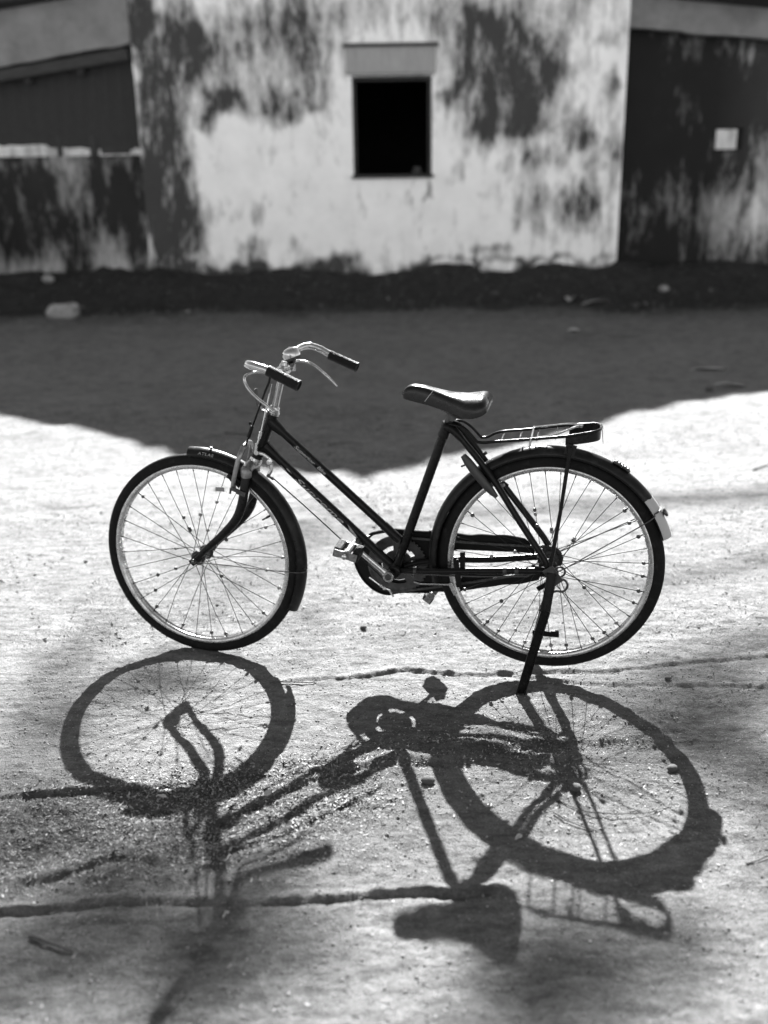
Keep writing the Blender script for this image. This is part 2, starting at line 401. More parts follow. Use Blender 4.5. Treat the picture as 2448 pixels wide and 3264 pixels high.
a = me.attributes.new('wet_shade', 'FLOAT', 'POINT'); a.data.foreach_set('value', wet_shade.reshape(-1).astype(np.float32))
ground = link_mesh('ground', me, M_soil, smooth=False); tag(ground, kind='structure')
def gz(x, y): return float(hz(np.array([x]), np.array([y]))[0])

# ------------------------------------------------------------------ house
house = empty('house', (0.05, 12.3, .5))
tag(house, 'old whitewashed gabled mud house with mould stained walls and one dark square window', 'house')
HL = Vector(house.location)
def hobj(o): o.parent = house; o.location = o.location-HL; return o

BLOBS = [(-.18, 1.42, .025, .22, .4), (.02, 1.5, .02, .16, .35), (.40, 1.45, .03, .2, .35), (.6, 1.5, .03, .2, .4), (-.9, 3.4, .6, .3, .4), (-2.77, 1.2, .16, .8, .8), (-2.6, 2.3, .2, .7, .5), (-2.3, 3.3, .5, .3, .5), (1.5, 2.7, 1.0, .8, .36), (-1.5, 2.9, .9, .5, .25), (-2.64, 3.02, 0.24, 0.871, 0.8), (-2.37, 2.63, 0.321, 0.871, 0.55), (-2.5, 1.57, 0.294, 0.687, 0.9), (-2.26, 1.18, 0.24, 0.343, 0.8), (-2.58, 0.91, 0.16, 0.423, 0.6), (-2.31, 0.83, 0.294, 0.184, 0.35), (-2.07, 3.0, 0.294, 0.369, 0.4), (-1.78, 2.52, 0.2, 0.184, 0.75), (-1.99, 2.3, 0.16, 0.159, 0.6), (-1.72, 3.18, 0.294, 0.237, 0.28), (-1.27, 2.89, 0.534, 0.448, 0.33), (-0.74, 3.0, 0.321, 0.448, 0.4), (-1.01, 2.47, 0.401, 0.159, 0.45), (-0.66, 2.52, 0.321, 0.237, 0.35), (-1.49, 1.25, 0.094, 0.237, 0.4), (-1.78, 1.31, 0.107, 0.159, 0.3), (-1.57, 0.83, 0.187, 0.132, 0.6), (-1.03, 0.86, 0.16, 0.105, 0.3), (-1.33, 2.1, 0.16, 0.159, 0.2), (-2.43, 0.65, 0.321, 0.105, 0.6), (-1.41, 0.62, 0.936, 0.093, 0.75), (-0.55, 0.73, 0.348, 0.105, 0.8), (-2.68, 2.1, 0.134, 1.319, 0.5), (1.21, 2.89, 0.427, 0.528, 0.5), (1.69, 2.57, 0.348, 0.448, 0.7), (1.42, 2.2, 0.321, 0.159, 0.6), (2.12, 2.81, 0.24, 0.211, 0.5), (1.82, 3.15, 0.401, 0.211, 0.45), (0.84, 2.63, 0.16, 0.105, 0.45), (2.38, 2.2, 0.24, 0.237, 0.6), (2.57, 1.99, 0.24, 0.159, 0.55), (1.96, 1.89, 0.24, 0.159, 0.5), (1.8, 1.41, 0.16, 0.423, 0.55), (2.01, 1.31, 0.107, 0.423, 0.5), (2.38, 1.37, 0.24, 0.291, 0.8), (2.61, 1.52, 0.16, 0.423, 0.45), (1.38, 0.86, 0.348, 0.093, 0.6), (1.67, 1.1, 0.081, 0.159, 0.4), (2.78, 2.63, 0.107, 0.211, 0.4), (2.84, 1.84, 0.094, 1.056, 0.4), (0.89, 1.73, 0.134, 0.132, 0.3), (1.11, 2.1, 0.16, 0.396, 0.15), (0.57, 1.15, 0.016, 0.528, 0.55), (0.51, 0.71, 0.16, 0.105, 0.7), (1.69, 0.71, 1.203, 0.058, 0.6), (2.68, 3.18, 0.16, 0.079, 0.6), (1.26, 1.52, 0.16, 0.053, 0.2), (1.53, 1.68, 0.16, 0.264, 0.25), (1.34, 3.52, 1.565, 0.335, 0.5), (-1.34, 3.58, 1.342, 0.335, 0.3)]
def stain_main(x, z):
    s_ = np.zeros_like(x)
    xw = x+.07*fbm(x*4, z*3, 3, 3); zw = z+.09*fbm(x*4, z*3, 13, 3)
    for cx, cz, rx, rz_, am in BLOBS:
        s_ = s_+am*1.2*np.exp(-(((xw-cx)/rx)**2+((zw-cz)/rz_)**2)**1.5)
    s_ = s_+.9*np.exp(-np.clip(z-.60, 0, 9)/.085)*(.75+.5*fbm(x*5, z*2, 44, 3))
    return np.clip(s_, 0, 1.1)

def wall_panel(name, x0, x1, ztop, y, holes, thick, stain, mould, zbot=.2, step=.035, wob=.008, material=None):
    """upright wall facing -y: front grid displaced a little, real thickness, real openings"""
    gx = axis([(x0, x1, step)]); zt = ztop if callable(ztop) else (lambda x: np.full_like(x, ztop))
    zmax = float(np.max(zt(gx)))
    gzv = axis([(zbot, zmax, step)])
    for hx0, hx1, hz0, hz1 in holes:
        for e in (hx0, hx1): gx[np.argmin(abs(gx-e))] = e
        for e in (hz0, hz1): gzv[np.argmin(abs(gzv-e))] = e
    XX, ZZ = np.meshgrid(gx, gzv)
    top = zt(gx)[None, :]
    ZZ = np.where(ZZ > zbot+1e-6, np.minimum(ZZ, top), ZZ)
    cellz = gzv[:-1]; cz = (gzv[:-1]+gzv[1:])/2; cx = (gx[:-1]+gx[1:])/2
    keep = np.ones((len(cz), len(cx)), bool)
    for hx0, hx1, hz0, hz1 in holes:
        keep &= ~((cx[None, :] > hx0) & (cx[None, :] < hx1) & (cz[:, None] > hz0) & (cz[:, None] < hz1))
    keep &= (cellz[:, None] < np.minimum(zt(gx)[:-1], zt(gx)[1:])[None, :]-1e-4)
    w_, h_ = len(gx), len(gzv); N = w_*h_
    yf = y+wob*fbm(XX*2.2, ZZ*2.2, 201, 4)
    V = np.concatenate([np.stack([XX, yf, ZZ], -1).reshape(-1, 3), np.stack([XX, np.full_like(XX, y+thick), ZZ], -1).reshape(-1, 3)])
    F = []
    for j in range(h_-1):
        for i in range(w_-1):
            if not keep[j, i]: continue
            a_ = j*w_+i; b_ = a_+1; c_ = a_+w_+1; d_ = a_+w_
            F.append((a_, b_, c_, d_)); F.append((a_+N, d_+N, c_+N, b_+N))
            if i == 0 or not keep[j, i-1]: F.append((a_, d_, d_+N, a_+N))
            if i == w_-2 or not keep[j, i+1]: F.append((b_, b_+N, c_+N, c_))
            if j == 0 or not keep[j-1, i]: F.append((a_, a_+N, b_+N, b_))
            if j == h_-2 or not keep[j+1, i]: F.append((d_, c_, c_+N, d_+N))
    me = bpy.data.meshes.new(name); me.from_pydata(V.tolist(), [], F); me.update()
    st = np.tile(stain(XX, ZZ).reshape(-1), 2); mo = np.tile(mould(XX, ZZ).reshape(-1), 2)
    me.attributes.new('stain', 'FLOAT', 'POINT').data.foreach_set('value', st.astype(np.float32))
    me.attributes.new('mould', 'FLOAT', 'POINT').data.foreach_set('value', mo.astype(np.float32))
    return hobj(link_mesh(name, me, material or M_wall, None, True, 35))

zero = lambda x, z: np.zeros_like(x)
VERGE_X = [-9.0, -6.0, -4.4, -3.2, -2.07, -1.39, -.86, -.28, .11, .24, .40, .77, 1.38, 2.08, 2.79, 3.5, 4.6, 8.0]
VERGE_Z = [3.50, 3.55, 3.62, 3.78, 4.17, 4.52, 4.81, 5.04, 5.20, 5.28, 5.15, 4.88, 4.44, 4.07, 3.82, 3.66, 3.55, 3.50]
gable = lambda x: np.interp(x, VERGE_X, np.array(VERGE_Z)-.08)
WX0, WX1, WZ0, WZ1 = -.30, .64, 1.71, 2.81
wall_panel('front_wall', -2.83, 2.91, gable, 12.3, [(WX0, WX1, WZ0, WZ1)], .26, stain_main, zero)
# lintel: grey cement slab above the window with a small ledge
hobj(MB().box((.16, 12.275, 2.965), (1.04, .09, .29)).build('lintel', M_lintel, bevel=.012))
hobj(MB().box((.16, 12.255, 3.125), (1.10, .14, .028)).build('lintel_ledge', M_wood, bevel=.005))
hobj(MB().box((.17, 12.36, 1.695), (.98, .22, .04)).build('window_sill', M_wood, bevel=.008))
for nm, c, d in (('window_jamb', (WX0+.022, 12.47, 2.26), (.045, .07, 1.08)), ('window_jamb', (WX1-.022, 12.47, 2.26), (.045, .07, 1.08)), ('window_head', (.17, 12.47, WZ1-.022), (.86, .07, .045))):
    hobj(MB().box(c, d).build(nm, M_wood, bevel=.005))
hobj(MB().lathe((.47, 12.50, 1.715), (0, 0, 1), [(0, .03), (.01, .055), (.05, .062), (.085, .045), (.095, .05)], 14).build('clay_pot', M_wood))
# room behind the window
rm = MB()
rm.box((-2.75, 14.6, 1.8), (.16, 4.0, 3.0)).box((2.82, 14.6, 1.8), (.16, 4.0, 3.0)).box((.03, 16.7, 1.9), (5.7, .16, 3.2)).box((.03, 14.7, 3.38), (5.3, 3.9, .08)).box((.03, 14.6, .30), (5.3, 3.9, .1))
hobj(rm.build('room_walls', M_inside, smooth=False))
def roof_slab(xsv, zsv, y0, y1, th, name, seed):
    XS = np.interp(np.linspace(0, 1, 70), np.linspace(0, 1, len(xsv)), xsv); ZS = np.interp(XS, xsv, zsv)
    yy = np.linspace(y0, y1, 24); v = []; f = []
    for s_ in (0, 1):
        for yv in yy:
            for xa, za in zip(XS, ZS):
                e = .022*float(vnoise(np.array([xa*9]), np.array([yv*3.]), seed)[0])
                v.append((xa, yv+(.03*math.sin(xa*23)*(yv == y0)), za+e-(th if s_ else 0)))
    W, H = len(XS), len(yy); N = W*H
    for j in range(H-1):
        for i in range(W-1):
            a_ = j*W+i; f += [(a_, a_+1, a_+W+1, a_+W), (a_+N, a_+W+N, a_+W+1+N, a_+1+N)]
    for i in range(W-1):
        f += [(i, i+N, i+1+N, i+1), ((H-1)*W+i, (H-1)*W+i+1, (H-1)*W+i+1+N, (H-1)*W+i+N)]
    for j in range(H-1):
        f += [(j*W, (j+1)*W, (j+1)*W+N, j*W+N), (j*W+W-1, j*W+W-1+N, (j+1)*W+W-1+N, (j+1)*W+W-1)]
    return hobj(MB().add(v, f).build(name, M_thatch, smooth=False))
roof_slab(VERGE_X, VERGE_Z, 12.0, 17.2, .07, 'roof', 5)
# weathered plaster under the roof line to both sides, above the wings
def strip_panel(name, xs_, zlo, zhi, y, th, m_):
    N = len(xs_); v = [(x, y, z) for x, z in zip(xs_, zlo)]+[(x, y, z) for x, z in zip(xs_, zhi)]
    v += [(x, yy+th, z) for x, yy, z in v]; f = []
    for i in range(N-1): f += [(i, i+1, N+i+1, N+i), (2*N+i, 3*N+i, 3*N+i+1, 2*N+i+1), (i, 2*N+i, 2*N+i+1, i+1)]
    f += [(0, N, 3*N, 2*N), (N-1, 3*N-1, 4*N-1, 2*N-1)]
    return hobj(MB().add(v, f).build(name, m_, smooth=False))
M_gable = mat('grey_gable_plaster', .20, .95, var=.3, scale=3, dirt=.12, dirt_amt=.25, dirt_scale=2)
xa = np.linspace(-9, -2.835, 60)
strip_panel('gable_panel', xa, 3.185+(xa+2.83)*.148+.012*vnoise(xa*6, xa*0, 3), gable(xa)-.005, 12.26, .10, M_gable)
xa = np.linspace(2.915, 8.0, 50)
strip_panel('gable_panel', xa, 3.30-(xa-2.9)*.09+.012*vnoise(xa*6, xa*0, 4), gable(xa)-.005, 12.42, .10, M_gable)
# left wing: low mouldy wall, open gap, dark matting under beams and rafters
lw_stain = lambda x, z: 1.02+.35*fbm(x*3, z*1.2, 301, 4)-.65*np.clip((1.12-z)/.4, 0, 1)*(fbm(x*4, z*3, 8, 3)*.5+.55)-.25*np.exp(-((z-1.9)/.12)**2)
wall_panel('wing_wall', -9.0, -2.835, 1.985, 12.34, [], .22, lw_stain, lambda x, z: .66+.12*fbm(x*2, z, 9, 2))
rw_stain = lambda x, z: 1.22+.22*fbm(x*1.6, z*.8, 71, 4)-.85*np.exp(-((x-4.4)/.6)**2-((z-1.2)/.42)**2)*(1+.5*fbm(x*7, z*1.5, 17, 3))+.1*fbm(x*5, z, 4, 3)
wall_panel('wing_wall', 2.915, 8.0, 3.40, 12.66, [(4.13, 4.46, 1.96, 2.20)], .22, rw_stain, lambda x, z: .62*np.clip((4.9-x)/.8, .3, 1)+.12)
LX, LZ = [-9.0, -6.1, -3.9, -3.0, -2.84], [2.34, 2.73, 3.04, 3.16, 3.18]
for k, dz in ((0, .10), (1, .34)):
    hobj(MB().bar((-9, 12.20+.3*k, 2.30-dz), (-2.86, 12.20+.3*k, 3.16-dz), .10, .12).build('beam', M_wood, bevel=.01))
for k, xr in enumerate(np.arange(-8.4, -2.9, .62)):
    z1 = float(np.interp(xr, LX, LZ))
    hobj(MB().bar((xr, 12.24, z1-.2), (xr, 16.5, z1+.0), .07, .08, (1, 0, 0)).build('rafter', M_wood, bevel=.008))
mt = MB(); xsv = np.linspace(-9.0, -2.86, 160)
low = np.where(xsv < -3.95, 2.11, 2.065)+.022*vnoise(xsv*3, xsv*0, 55)+.014*vnoise(xsv*14, xsv*0, 56)
topz = np.interp(xsv, LX, LZ)+.14
vv = [(x, 12.42, z) for x, z in zip(xsv, low)]+[(x, 12.38+.02*math.sin(x*40), z) for x, z in zip(xsv, topz)]
vv += [(x, y+.05, z) for x, y, z in vv]
nn = len(xsv); ff = []
for i in range(nn-1): ff += [(i, i+1, nn+i+1, nn+i), (2*nn+i, 3*nn+i, 3*nn+i+1, 2*nn+i+1), (i, 2*nn+i, 2*nn+i+1, i+1)]
mt.add(vv, ff); hobj(mt.build('matting', M_thatch, smooth=False))
for xp in (-7.4, -5.5, -3.83, -3.42): hobj(MB().tube([(xp, 12.44, 1.90), (xp+.01, 12.44, 2.22)], .035 if xp < -3.6 else .05, 8).build('post', M_wood))
hobj(MB().box((-3.16, 12.45, 2.055), (.34, .06, .10)).build('board', M_wood, bevel=.006))
hobj(MB().box((-2.99, 12.46, 2.2), (.10, .05, .3)).build('post', M_wood, bevel=.006))

cw = wall_panel('gap_backdrop_wall', -12.0, 12.0, 3.6, 24.0, [], .25, lambda x, z: .25+.3*fbm(x*.8, z, 61, 3), zero, zbot=.1, step=.25)  # added backdrop, tones down the white sky behind the wing gaps
cw.parent = None; cw.location = (0, 0, 0); tag(cw, 'pale wall added far behind the house to dull the bright sky in the wing gaps', 'wall')

# ------------------------------------------------------------------ trees behind the house (their leaves throw the dapples)
DAPPLE = [(-.62, 1.88, .07), (-.75, 1.95, .08), (-.85, 2.02, .08), (-.7, 1.80, .07), (-.55, 1.74, .05), (-.48, 1.95, .05), (-.62, 1.58, .06), (-.55, 1.50, .06), (-.30, 1.47, .06), (-.33, 1.55, .06), (-.42, 1.42, .07), (-.24, 1.60, .05), (-.15, 1.56, .04), (.30, 1.36, .07), (.42, 1.50, .06), (.24, 1.55, .04), (-.32, 4.61, .05), (-.33, 4.4, .05), (-.348, 4.18, .07), (-.38, 4.0, .08), (-.415, 3.876, .09), (-.46, 3.73, .09), (-.502, 3.611, .10), (-.582, 3.40, .11), (-.64, 3.55, .08), (-.74, 3.7, .06), (-.787, 3.754, .06), (-.902, 3.90, .05),
          (-.30, 3.154, .08), (-.27, 3.22, .06), (-1.03, 2.64, .09), (-.99, 2.52, .08), (-.94, 2.44, .07), (-.778, 2.686, .07), (-.70, 2.74, .07), (-.749, 2.79, .06), (-.62, 2.70, .04),
          (-.66, 1.66, .06), (-.568, 1.652, .05), (-.5, 1.63, .05), (-.42, 1.62, .06), (-.37, 1.60, .05), (-.39, 1.53, .05), (-.379, 1.47, .05), (-.32, 1.66, .04), (-.44, 1.87, .05), (-.30, 1.79, .05), (-.22, 1.81, .04),
          (.28, 1.50, .05), (.33, 1.49, .06), (.34, 1.57, .05), (.30, 1.42, .05), (.46, 1.60, .04), (.40, 1.42, .04), (.54, 1.50, .04), (.22, 1.47, .04), (.60, 1.62, .04), (.16, 1.38, .04),
          (.94, 2.57, .09), (.90, 2.48, .09), (.85, 2.38, .09), (.80, 2.33, .08), (.97, 2.36, .09), (.95, 2.20, .08), (.86, 2.18, .06), (1.05, 2.74, .09), (1.08, 2.60, .09), (1.0, 2.05, .08), (1.0, 1.9, .08), (.93, 1.78, .06), (.74, 2.42, .05),
          (-.72, 1.62, .05), (-.70, 1.50, .05), (-.80, 1.55, .06), (-1.0, 3.1, .06), (-1.05, 2.9, .07), (-.95, 2.2, .08), (-.93, 2.05, .09), (-.9, 1.9, .08), (-.98, 1.75, .08), (-.86, 1.42, .06)]
tree = empty('tree', (7.5, 18.5, .3))
tag(tree, 'tall thin-crowned tree behind the house, above the top of the view', 'tree')
TL = Vector(tree.location)
tr = MB()
def sun_pt(x, y, d): return Vector((x, y, 0))+S*d
lv = []; lf = []
def leafq(c, s_):
    a_ = Vector(rng.normal(size=3)).normalized(); b_ = a_.orthogonal().normalized(); c_ = a_.cross(b_)
    k = len(lv); lv.extend([c-b_*s_, c-c_*s_*.45, c+b_*s_, c+c_*s_*.45]); lf.append((k, k+1, k+2, k+3))
TD = 15.0
trunk_pts = [(7.5, 18.5, .2), (7.4, 18.4, 3), (7.1, 18.2, 5.5), (6.6, 17.6, 8), (6.0, 17.0, 10)]
tr.tube(spline(trunk_pts, 5), np.linspace(.28, .12, 21), 10)
hub_pt = Vector((6.2, 17.2, 9.6))
for i, (x, y, r) in enumerate(DAPPLE):
    c = sun_pt(x, y, TD+rng.uniform(-.8, .8))
    if i % 9 == 0:
        mid = (hub_pt+c)/2+Vector((0, 0, -.4)); tr.tube(spline([hub_pt, mid, c], 4), np.linspace(.05, .006, 9), 6)
    for k in range(int((34+r*500)*(.6 if y > 3.0 else 1.5))):
        d = Vector(rng.normal(size=3)); leafq(c+Vector((d.x*r*.9, d.y*r*1.0, d.z*r*.7)), rng.uniform(.014, .026))
tr2 = tr.build('trunk', M_bark); tr2.parent = tree; tr2.location = -TL
cr = MB().add(lv, lf); me = bpy.data.meshes.new('crown'); me.from_pydata([tuple(v) for v in lv], [], lf); me.update()
c_ = link_mesh('crown', me, M_foliage, tree, False); c_.location = -TL; tag(c_, kind='stuff')

# ------------------------------------------------------------------ bicycle
bike = empty('bicycle', (.4899, 2.7109, 0)); bike.rotation_euler = (0, 0, rad(-12.6926))
tag(bike, 'black open-frame roadster bicycle with beaded spokes parked on its rear stand on sandy ground', 'bicycle')
ZR = .3700
HF = Vector((-1.10441, -.00826, .32925)); NF = Vector((-.0494166, -.9986415, .0165291))
UF = Vector((.9987779, -.0494234, 0)); VF = Vector((.0008169, .0165089, .9998634))
def ST(u, w_, v_): return HF+UF*u-NF*w_+VF*v_          # steering frame: along wheel, away from camera, up

# ---- wheels
def tyre_mesh():
    R = .3355; prof = [(-.0105, .300), (-.0150, .304), (-.0172, .310), (-.0178, .317), (-.0168, .3235), (-.0148, .3285), (-.0098, .3330), (-.0052, .3350), (0, R),
                       (.0052, .3350), (.0098, .3330), (.0148, .3285), (.0168, .3235), (.0178, .317), (.0172, .310), (.0150, .304), (.0105, .300)]
    N = 372; m = len(prof); v = []; f = []
    for i in range(N):
        t = 2*math.pi*i/N; g = 1 if i % 2 else 0
        for j, (w_, r) in enumerate(prof):
            rr_ = r; tt = t
            if abs(w_) in (.0148, .0168): rr_ = r-(.0030 if g else -.0008)
            if abs(w_) in (.0052,): rr_ = r-(.0012 if g else 0)
            if abs(w_) > .0100 and r > .32: tt = t-.012
            v.append((rr_*math.cos(tt), w_, rr_*math.sin(tt)))
    for i in range(N):
        k = (i+1) % N
        for j in range(m-1): f.append((i*m+j, i*m+j+1, k*m+j+1, k*m+j))
        f.append((i*m+m-1, i*m, k*m, k*m+m-1))
    return MB().add(v, f)
def ring_from_profile(prof, N=120):
    m = len(prof); v = []; f = []
    for i in range(N):
        t = 2*math.pi*i/N
        for w_, r in prof: v.append((r*math.cos(t), w_, r*math.sin(t)))
    for i in range(N):
        k = (i+1) % N
        for j in range(m): f.append((i*m+j, i*m+(j+1) % m, k*m+(j+1) % m, k*m+j))
    return MB().add(v, f)
RIMP = [(-.0132, .3035), (-.0150, .3020), (-.0152, .2985), (-.0140, .2935), (-.0118, .2893), (-.0085, .2878), (-.0055, .2893), (-.0030, .2912), (0, .2918),
        (.0030, .2912), (.0055, .2893), (.0085, .2878), (.0118, .2893), (.0140, .2935), (.0152, .2985), (.0150, .3020), (.0132, .3035), (.0100, .3005), (-.0100, .3005)]
tyre_me = tyre_mesh().mesh('tyre'); rim_me = ring_from_profile(RIMP, 144).mesh('rim')
bead_me = MB().sphere((0, 0, 0), .0066, 10, 7, (1, .8, 1)).mesh('spoke_bead')
for me_, mt_ in ((tyre_me, M_rubber), (rim_me, M_rim)):
    me_.materials.append(mt_); me_.polygons.foreach_set('use_smooth', [True]*len(me_.polygons)); me_.set_sharp_from_angle(angle=rad(50))
bead_me.polygons.foreach_set('use_smooth', [True]*len(bead_me.polygons))
bead_a = bead_me.copy(); bead_a.materials.append(M_bead_dark); bead_b = bead_me.copy(); bead_b.materials.append(M_bead_pale)
def put(name, me_, parent, loc=(0, 0, 0), rot=None):
    o = bpy.data.objects.new(name, me_); COL.objects.link(o); o.parent = parent; o.location = loc
    if rot is not None: o.rotation_euler = rot
    return o

def wheel(nspk, phase, fl_r, fl_w, cross_deg, beads, loc, mtx, axle_half, label, pale=()):
    w_e = empty('wheel', (0, 0, 0), bike)
    if mtx is None: w_e.location = loc
    else: w_e.matrix_local = mtx
    w_e['label'] = label
    put('tyre', tyre_me, w_e); put('rim', rim_me, w_e)
    hb = MB().lathe((0, -axle_half, 0), (0, 1, 0), [(0, .0045), (axle_half-fl_w-.012, .0045), (axle_half-fl_w-.012, .015), (axle_half-fl_w-.002, .016), (axle_half-fl_w-.002, fl_r+.004), (axle_half-fl_w+.001, fl_r+.004), (axle_half-fl_w+.002, .019),
                     (axle_half-.01, .0165), (axle_half+.01, .0165), (axle_half+fl_w-.002, .019), (axle_half+fl_w-.001, fl_r+.004), (axle_half+fl_w+.002, fl_r+.004), (axle_half+fl_w+.002, .016), (axle_half+fl_w+.012, .015), (axle_half+fl_w+.012, .0045), (2*axle_half, .0045)], 24)
    hb.build('hub', M_steel, w_e)
    sp = []
    for k in range(nspk):
        th = rad(phase)+2*math.pi*k/nspk; side = -1 if k % 2 else 1; lead = 1 if (k//2) % 2 else -1
        a_ = Vector((fl_r*math.cos(th+lead*rad(cross_deg)), side*fl_w, fl_r*math.sin(th+lead*rad(cross_deg))))
        b_ = Vector((.2905*math.cos(th), side*.002, .2905*math.sin(th))); sp.append((a_, b_))
    base = {}
    for k, (a_, b_) in enumerate(sp):
        o = MB(); d = (b_-a_); Ln = d.length; d.normalize()
        bend = Vector(rng.normal(size=3))*(.0035 if rng.random() < .18 else .0006); mid = a_+d*Ln*rng.uniform(.35, .7)+bend
        o.tube([a_, mid, b_-d*.011], .00105, 5); o.tube([b_-d*.013, b_], .0019, 6)
        o.build('spoke', M_spoke, w_e)
    for k, (bx, bz) in enumerate(beads):
        p_ = Vector((bx, 0, bz)); best = None
        for a_, b_ in sp:
            d2 = Vector((b_.x-a_.x, 0, b_.z-a_.z)); t = max(0, min(1, (p_-Vector((a_.x, 0, a_.z))).dot(d2)/d2.length_squared))
            c = a_+(b_-a_)*t; e = (Vector((c.x, 0, c.z))-p_).length
            if best is None or e < best[0]: best = (e, c)
        put('spoke_bead', bead_b if k in pale else bead_a, w_e, best[1], (rng.uniform(0, 3), rng.uniform(0, 3), 0))
    return w_e

FB = [(-.1978, .1841), (-.0576, .1199), (-.0443, .083), (-.0479, .0735), (.0127, .1413), (.0573, .1778), (.0169, .0761), (.2205, .1129), (.0845, .0319), (-.1049, .0116), (-.1158, -.047), (-.1709, -.0936), (-.1763, -.1327), (-.1751, -.2056), (-.0832, -.2601), (.0201, -.2725), (.2744, .0172), (.2247, -.0364), (.0804, -.0443), (.2048, -.1787), (.0731, -.2656), (.2619, -.084), (.1671, -.2207)]
RBD = [(-.1423, .2361), (-.1768, .2122), (-.227, .1448), (-.074, .0797), (-.0508, .1602), (-.0442, .1472), (-.0204, .1125), (-.0114, .1071), (-.0013, .1148), (.0556, .0922), (.0698, .0926), (.2112, .1779), (.2285, .1346), (.2527, .1045), (-.1694, .0197), (-.1021, .0228), (-.2506, -.1008), (-.1446, -.1147), (-.1689, -.2133), (-.1329, -.2354), (-.0905, -.2297), (-.0566, -.2631), (.2737, .0196), (.2734, -.0246), (.2655, -.064), (.253, -.1069), (.1083, -.0764), (.1851, -.1977), (.1499, -.2282), (.0702, -.2629), (.2032, -.1825), (.0318, -.2625)]
mtx = Matrix((UF, -NF, VF)).transposed().to_4x4(); mtx.translation = HF
wf = wheel(32, 92.8, .020, .030, 62, FB, None, mtx, .056, 'front wheel with worn chrome rim and beads on the spokes', pale=(4, 5, 6, 7, 9, 16, 17, 21, 22))
wr_ = wheel(40, 85.1, .024, .034, 66, RBD, (0, 0, ZR), None, .078, 'rear wheel with worn chrome rim, raised just off the ground', pale=(0, 1, 5, 7, 10, 14, 15, 21, 20, 31, 30))
MB().tube([(.2290, 0, .142), (.215, 0, .1335)], .0028, 7).tube([(.247, 0, .153), (.229, 0, .142)], .0038, 7).build('valve', M_rubber, wf)
MB().tube([(-.147, .006, .2515), (-.128, .012, .2330)], .0038, 7).build('valve', M_rubber, wr_)
MB().box((.078, -.004, .226), (.030, .0015, .014)).build('spoke_tag', M_bead_pale, wf)
# rear sprocket
sp = MB(); nt_ = 18; o_ = []; 
for k in range(nt_*4):
    t = 2*math.pi*k/(nt_*4); o_.append(((.0365+(.003 if k % 4 in (0, 1) else -.002))*math.cos(t), (.0365+(.003 if k % 4 in (0, 1) else -.002))*math.sin(t)))
i_ = [(.018*math.cos(2*math.pi*k/72), .018*math.sin(2*math.pi*k/72)) for k in range(72)]
sp.ring_plate(o_, i_, .0440, .0465).build('sprocket', M_steel, wr_, smooth=False)

# ---- frame
BB = Vector((-.468, 0, .3215))
HT0, HT1 = Vector((-.9005, -.006, .662)), Vector((-.8430, 0, .801))
ht = MB().tube([HT0, HT0+(HT1-HT0)*.08, HT0+(HT1-HT0)*.09, HT0+(HT1-HT0)*.9, HT0+(HT1-HT0)*.91, HT1], [.0185, .0185, .0165, .0165, .019, .019], 20)
ht.build('head_tube', M_paint, bike)
TT0, TT1 = Vector((-.852, 0, .776)), Vector((-.4535, 0, .4165))
DT0, DT1 = Vector((-.8745, 0, .697)), BB.copy()
topt = MB().tube([TT0, TT0+(TT1-TT0)*.02, TT0+(TT1-TT0)*.09, TT0+(TT1-TT0)*.10, TT1], [.021, .0195, .0148, .0130, .0130], 20)
top_o = topt.build('top_tube', M_paint, bike)
down_o = MB().tube([DT0, DT0+(DT1-DT0)*.015, DT0+(DT1-DT0)*.085, DT0+(DT1-DT0)*.09, DT1], [.0205, .018, .0148, .0137, .0137], 20).build('down_tube', M_paint, bike)
ST0, ST1 = BB.copy(), Vector((-.3060, 0, .7900))
MB().tube([ST0, ST0+(ST1-ST0)*.90, ST0+(ST1-ST0)*.905, ST1], [.0145, .0145, .0168, .0168], 20).tube([TT1+(TT0-TT1)*.13, TT1+(TT0-TT1)*.0], [.0142, .0146], 16).build('seat_tube', M_paint, bike)
MB().lathe(BB-Vector((0, .036, 0)), (0, 1, 0), [(0, .014), (.001, .019), (.004, .0215), (.068, .0215), (.071, .019), (.072, .014)], 24).build('bottom_bracket', M_paint, bike)
for s_, pts in ((-1, [(-.445, -.018, .323), (-.40, -.030, .329), (-.36, -.040, .335), (-.2, -.052, .3525), (-.055, -.062, .3665), (.002, -.062, .370)]), (1, [(-.445, .018, .323), (-.40, .030, .335), (-.30, .044, .3465), (-.18, .052, .352), (-.05, .062, .365), (.002, .062, .370)])):
    MB().tube(spline(pts, 4), .0105, 12).bar((-.035, s_*.064, .368), (.018, s_*.064, .366), .005, .030, (0, 1, 0)).build('chain_stay', M_paint, bike)
for s_, pts in ((-1, [(-.3100, -.014, .781), (-.285, -.024, .772), (-.225, -.029, .706), (-.163, -.033, .627), (-.094, -.045, .524), (-.012, -.063, .408), (.002, -.064, .378)]), (1, [(-.3100, .014, .785), (-.28, .022, .775), (-.235, .028, .722), (-.2, .030, .673), (-.15, .035, .606), (-.02, .061, .430), (.002, .064, .378)])):
    MB().tube(spline(pts, 4), [.0125]*6+[.0098]*19, 12).build('seat_stay', M_paint, bike)
MB().tube([(-.292, -.026, .772), (-.292, .026, .772)], .008, 10).build('seat_bolt', M_steel, bike)
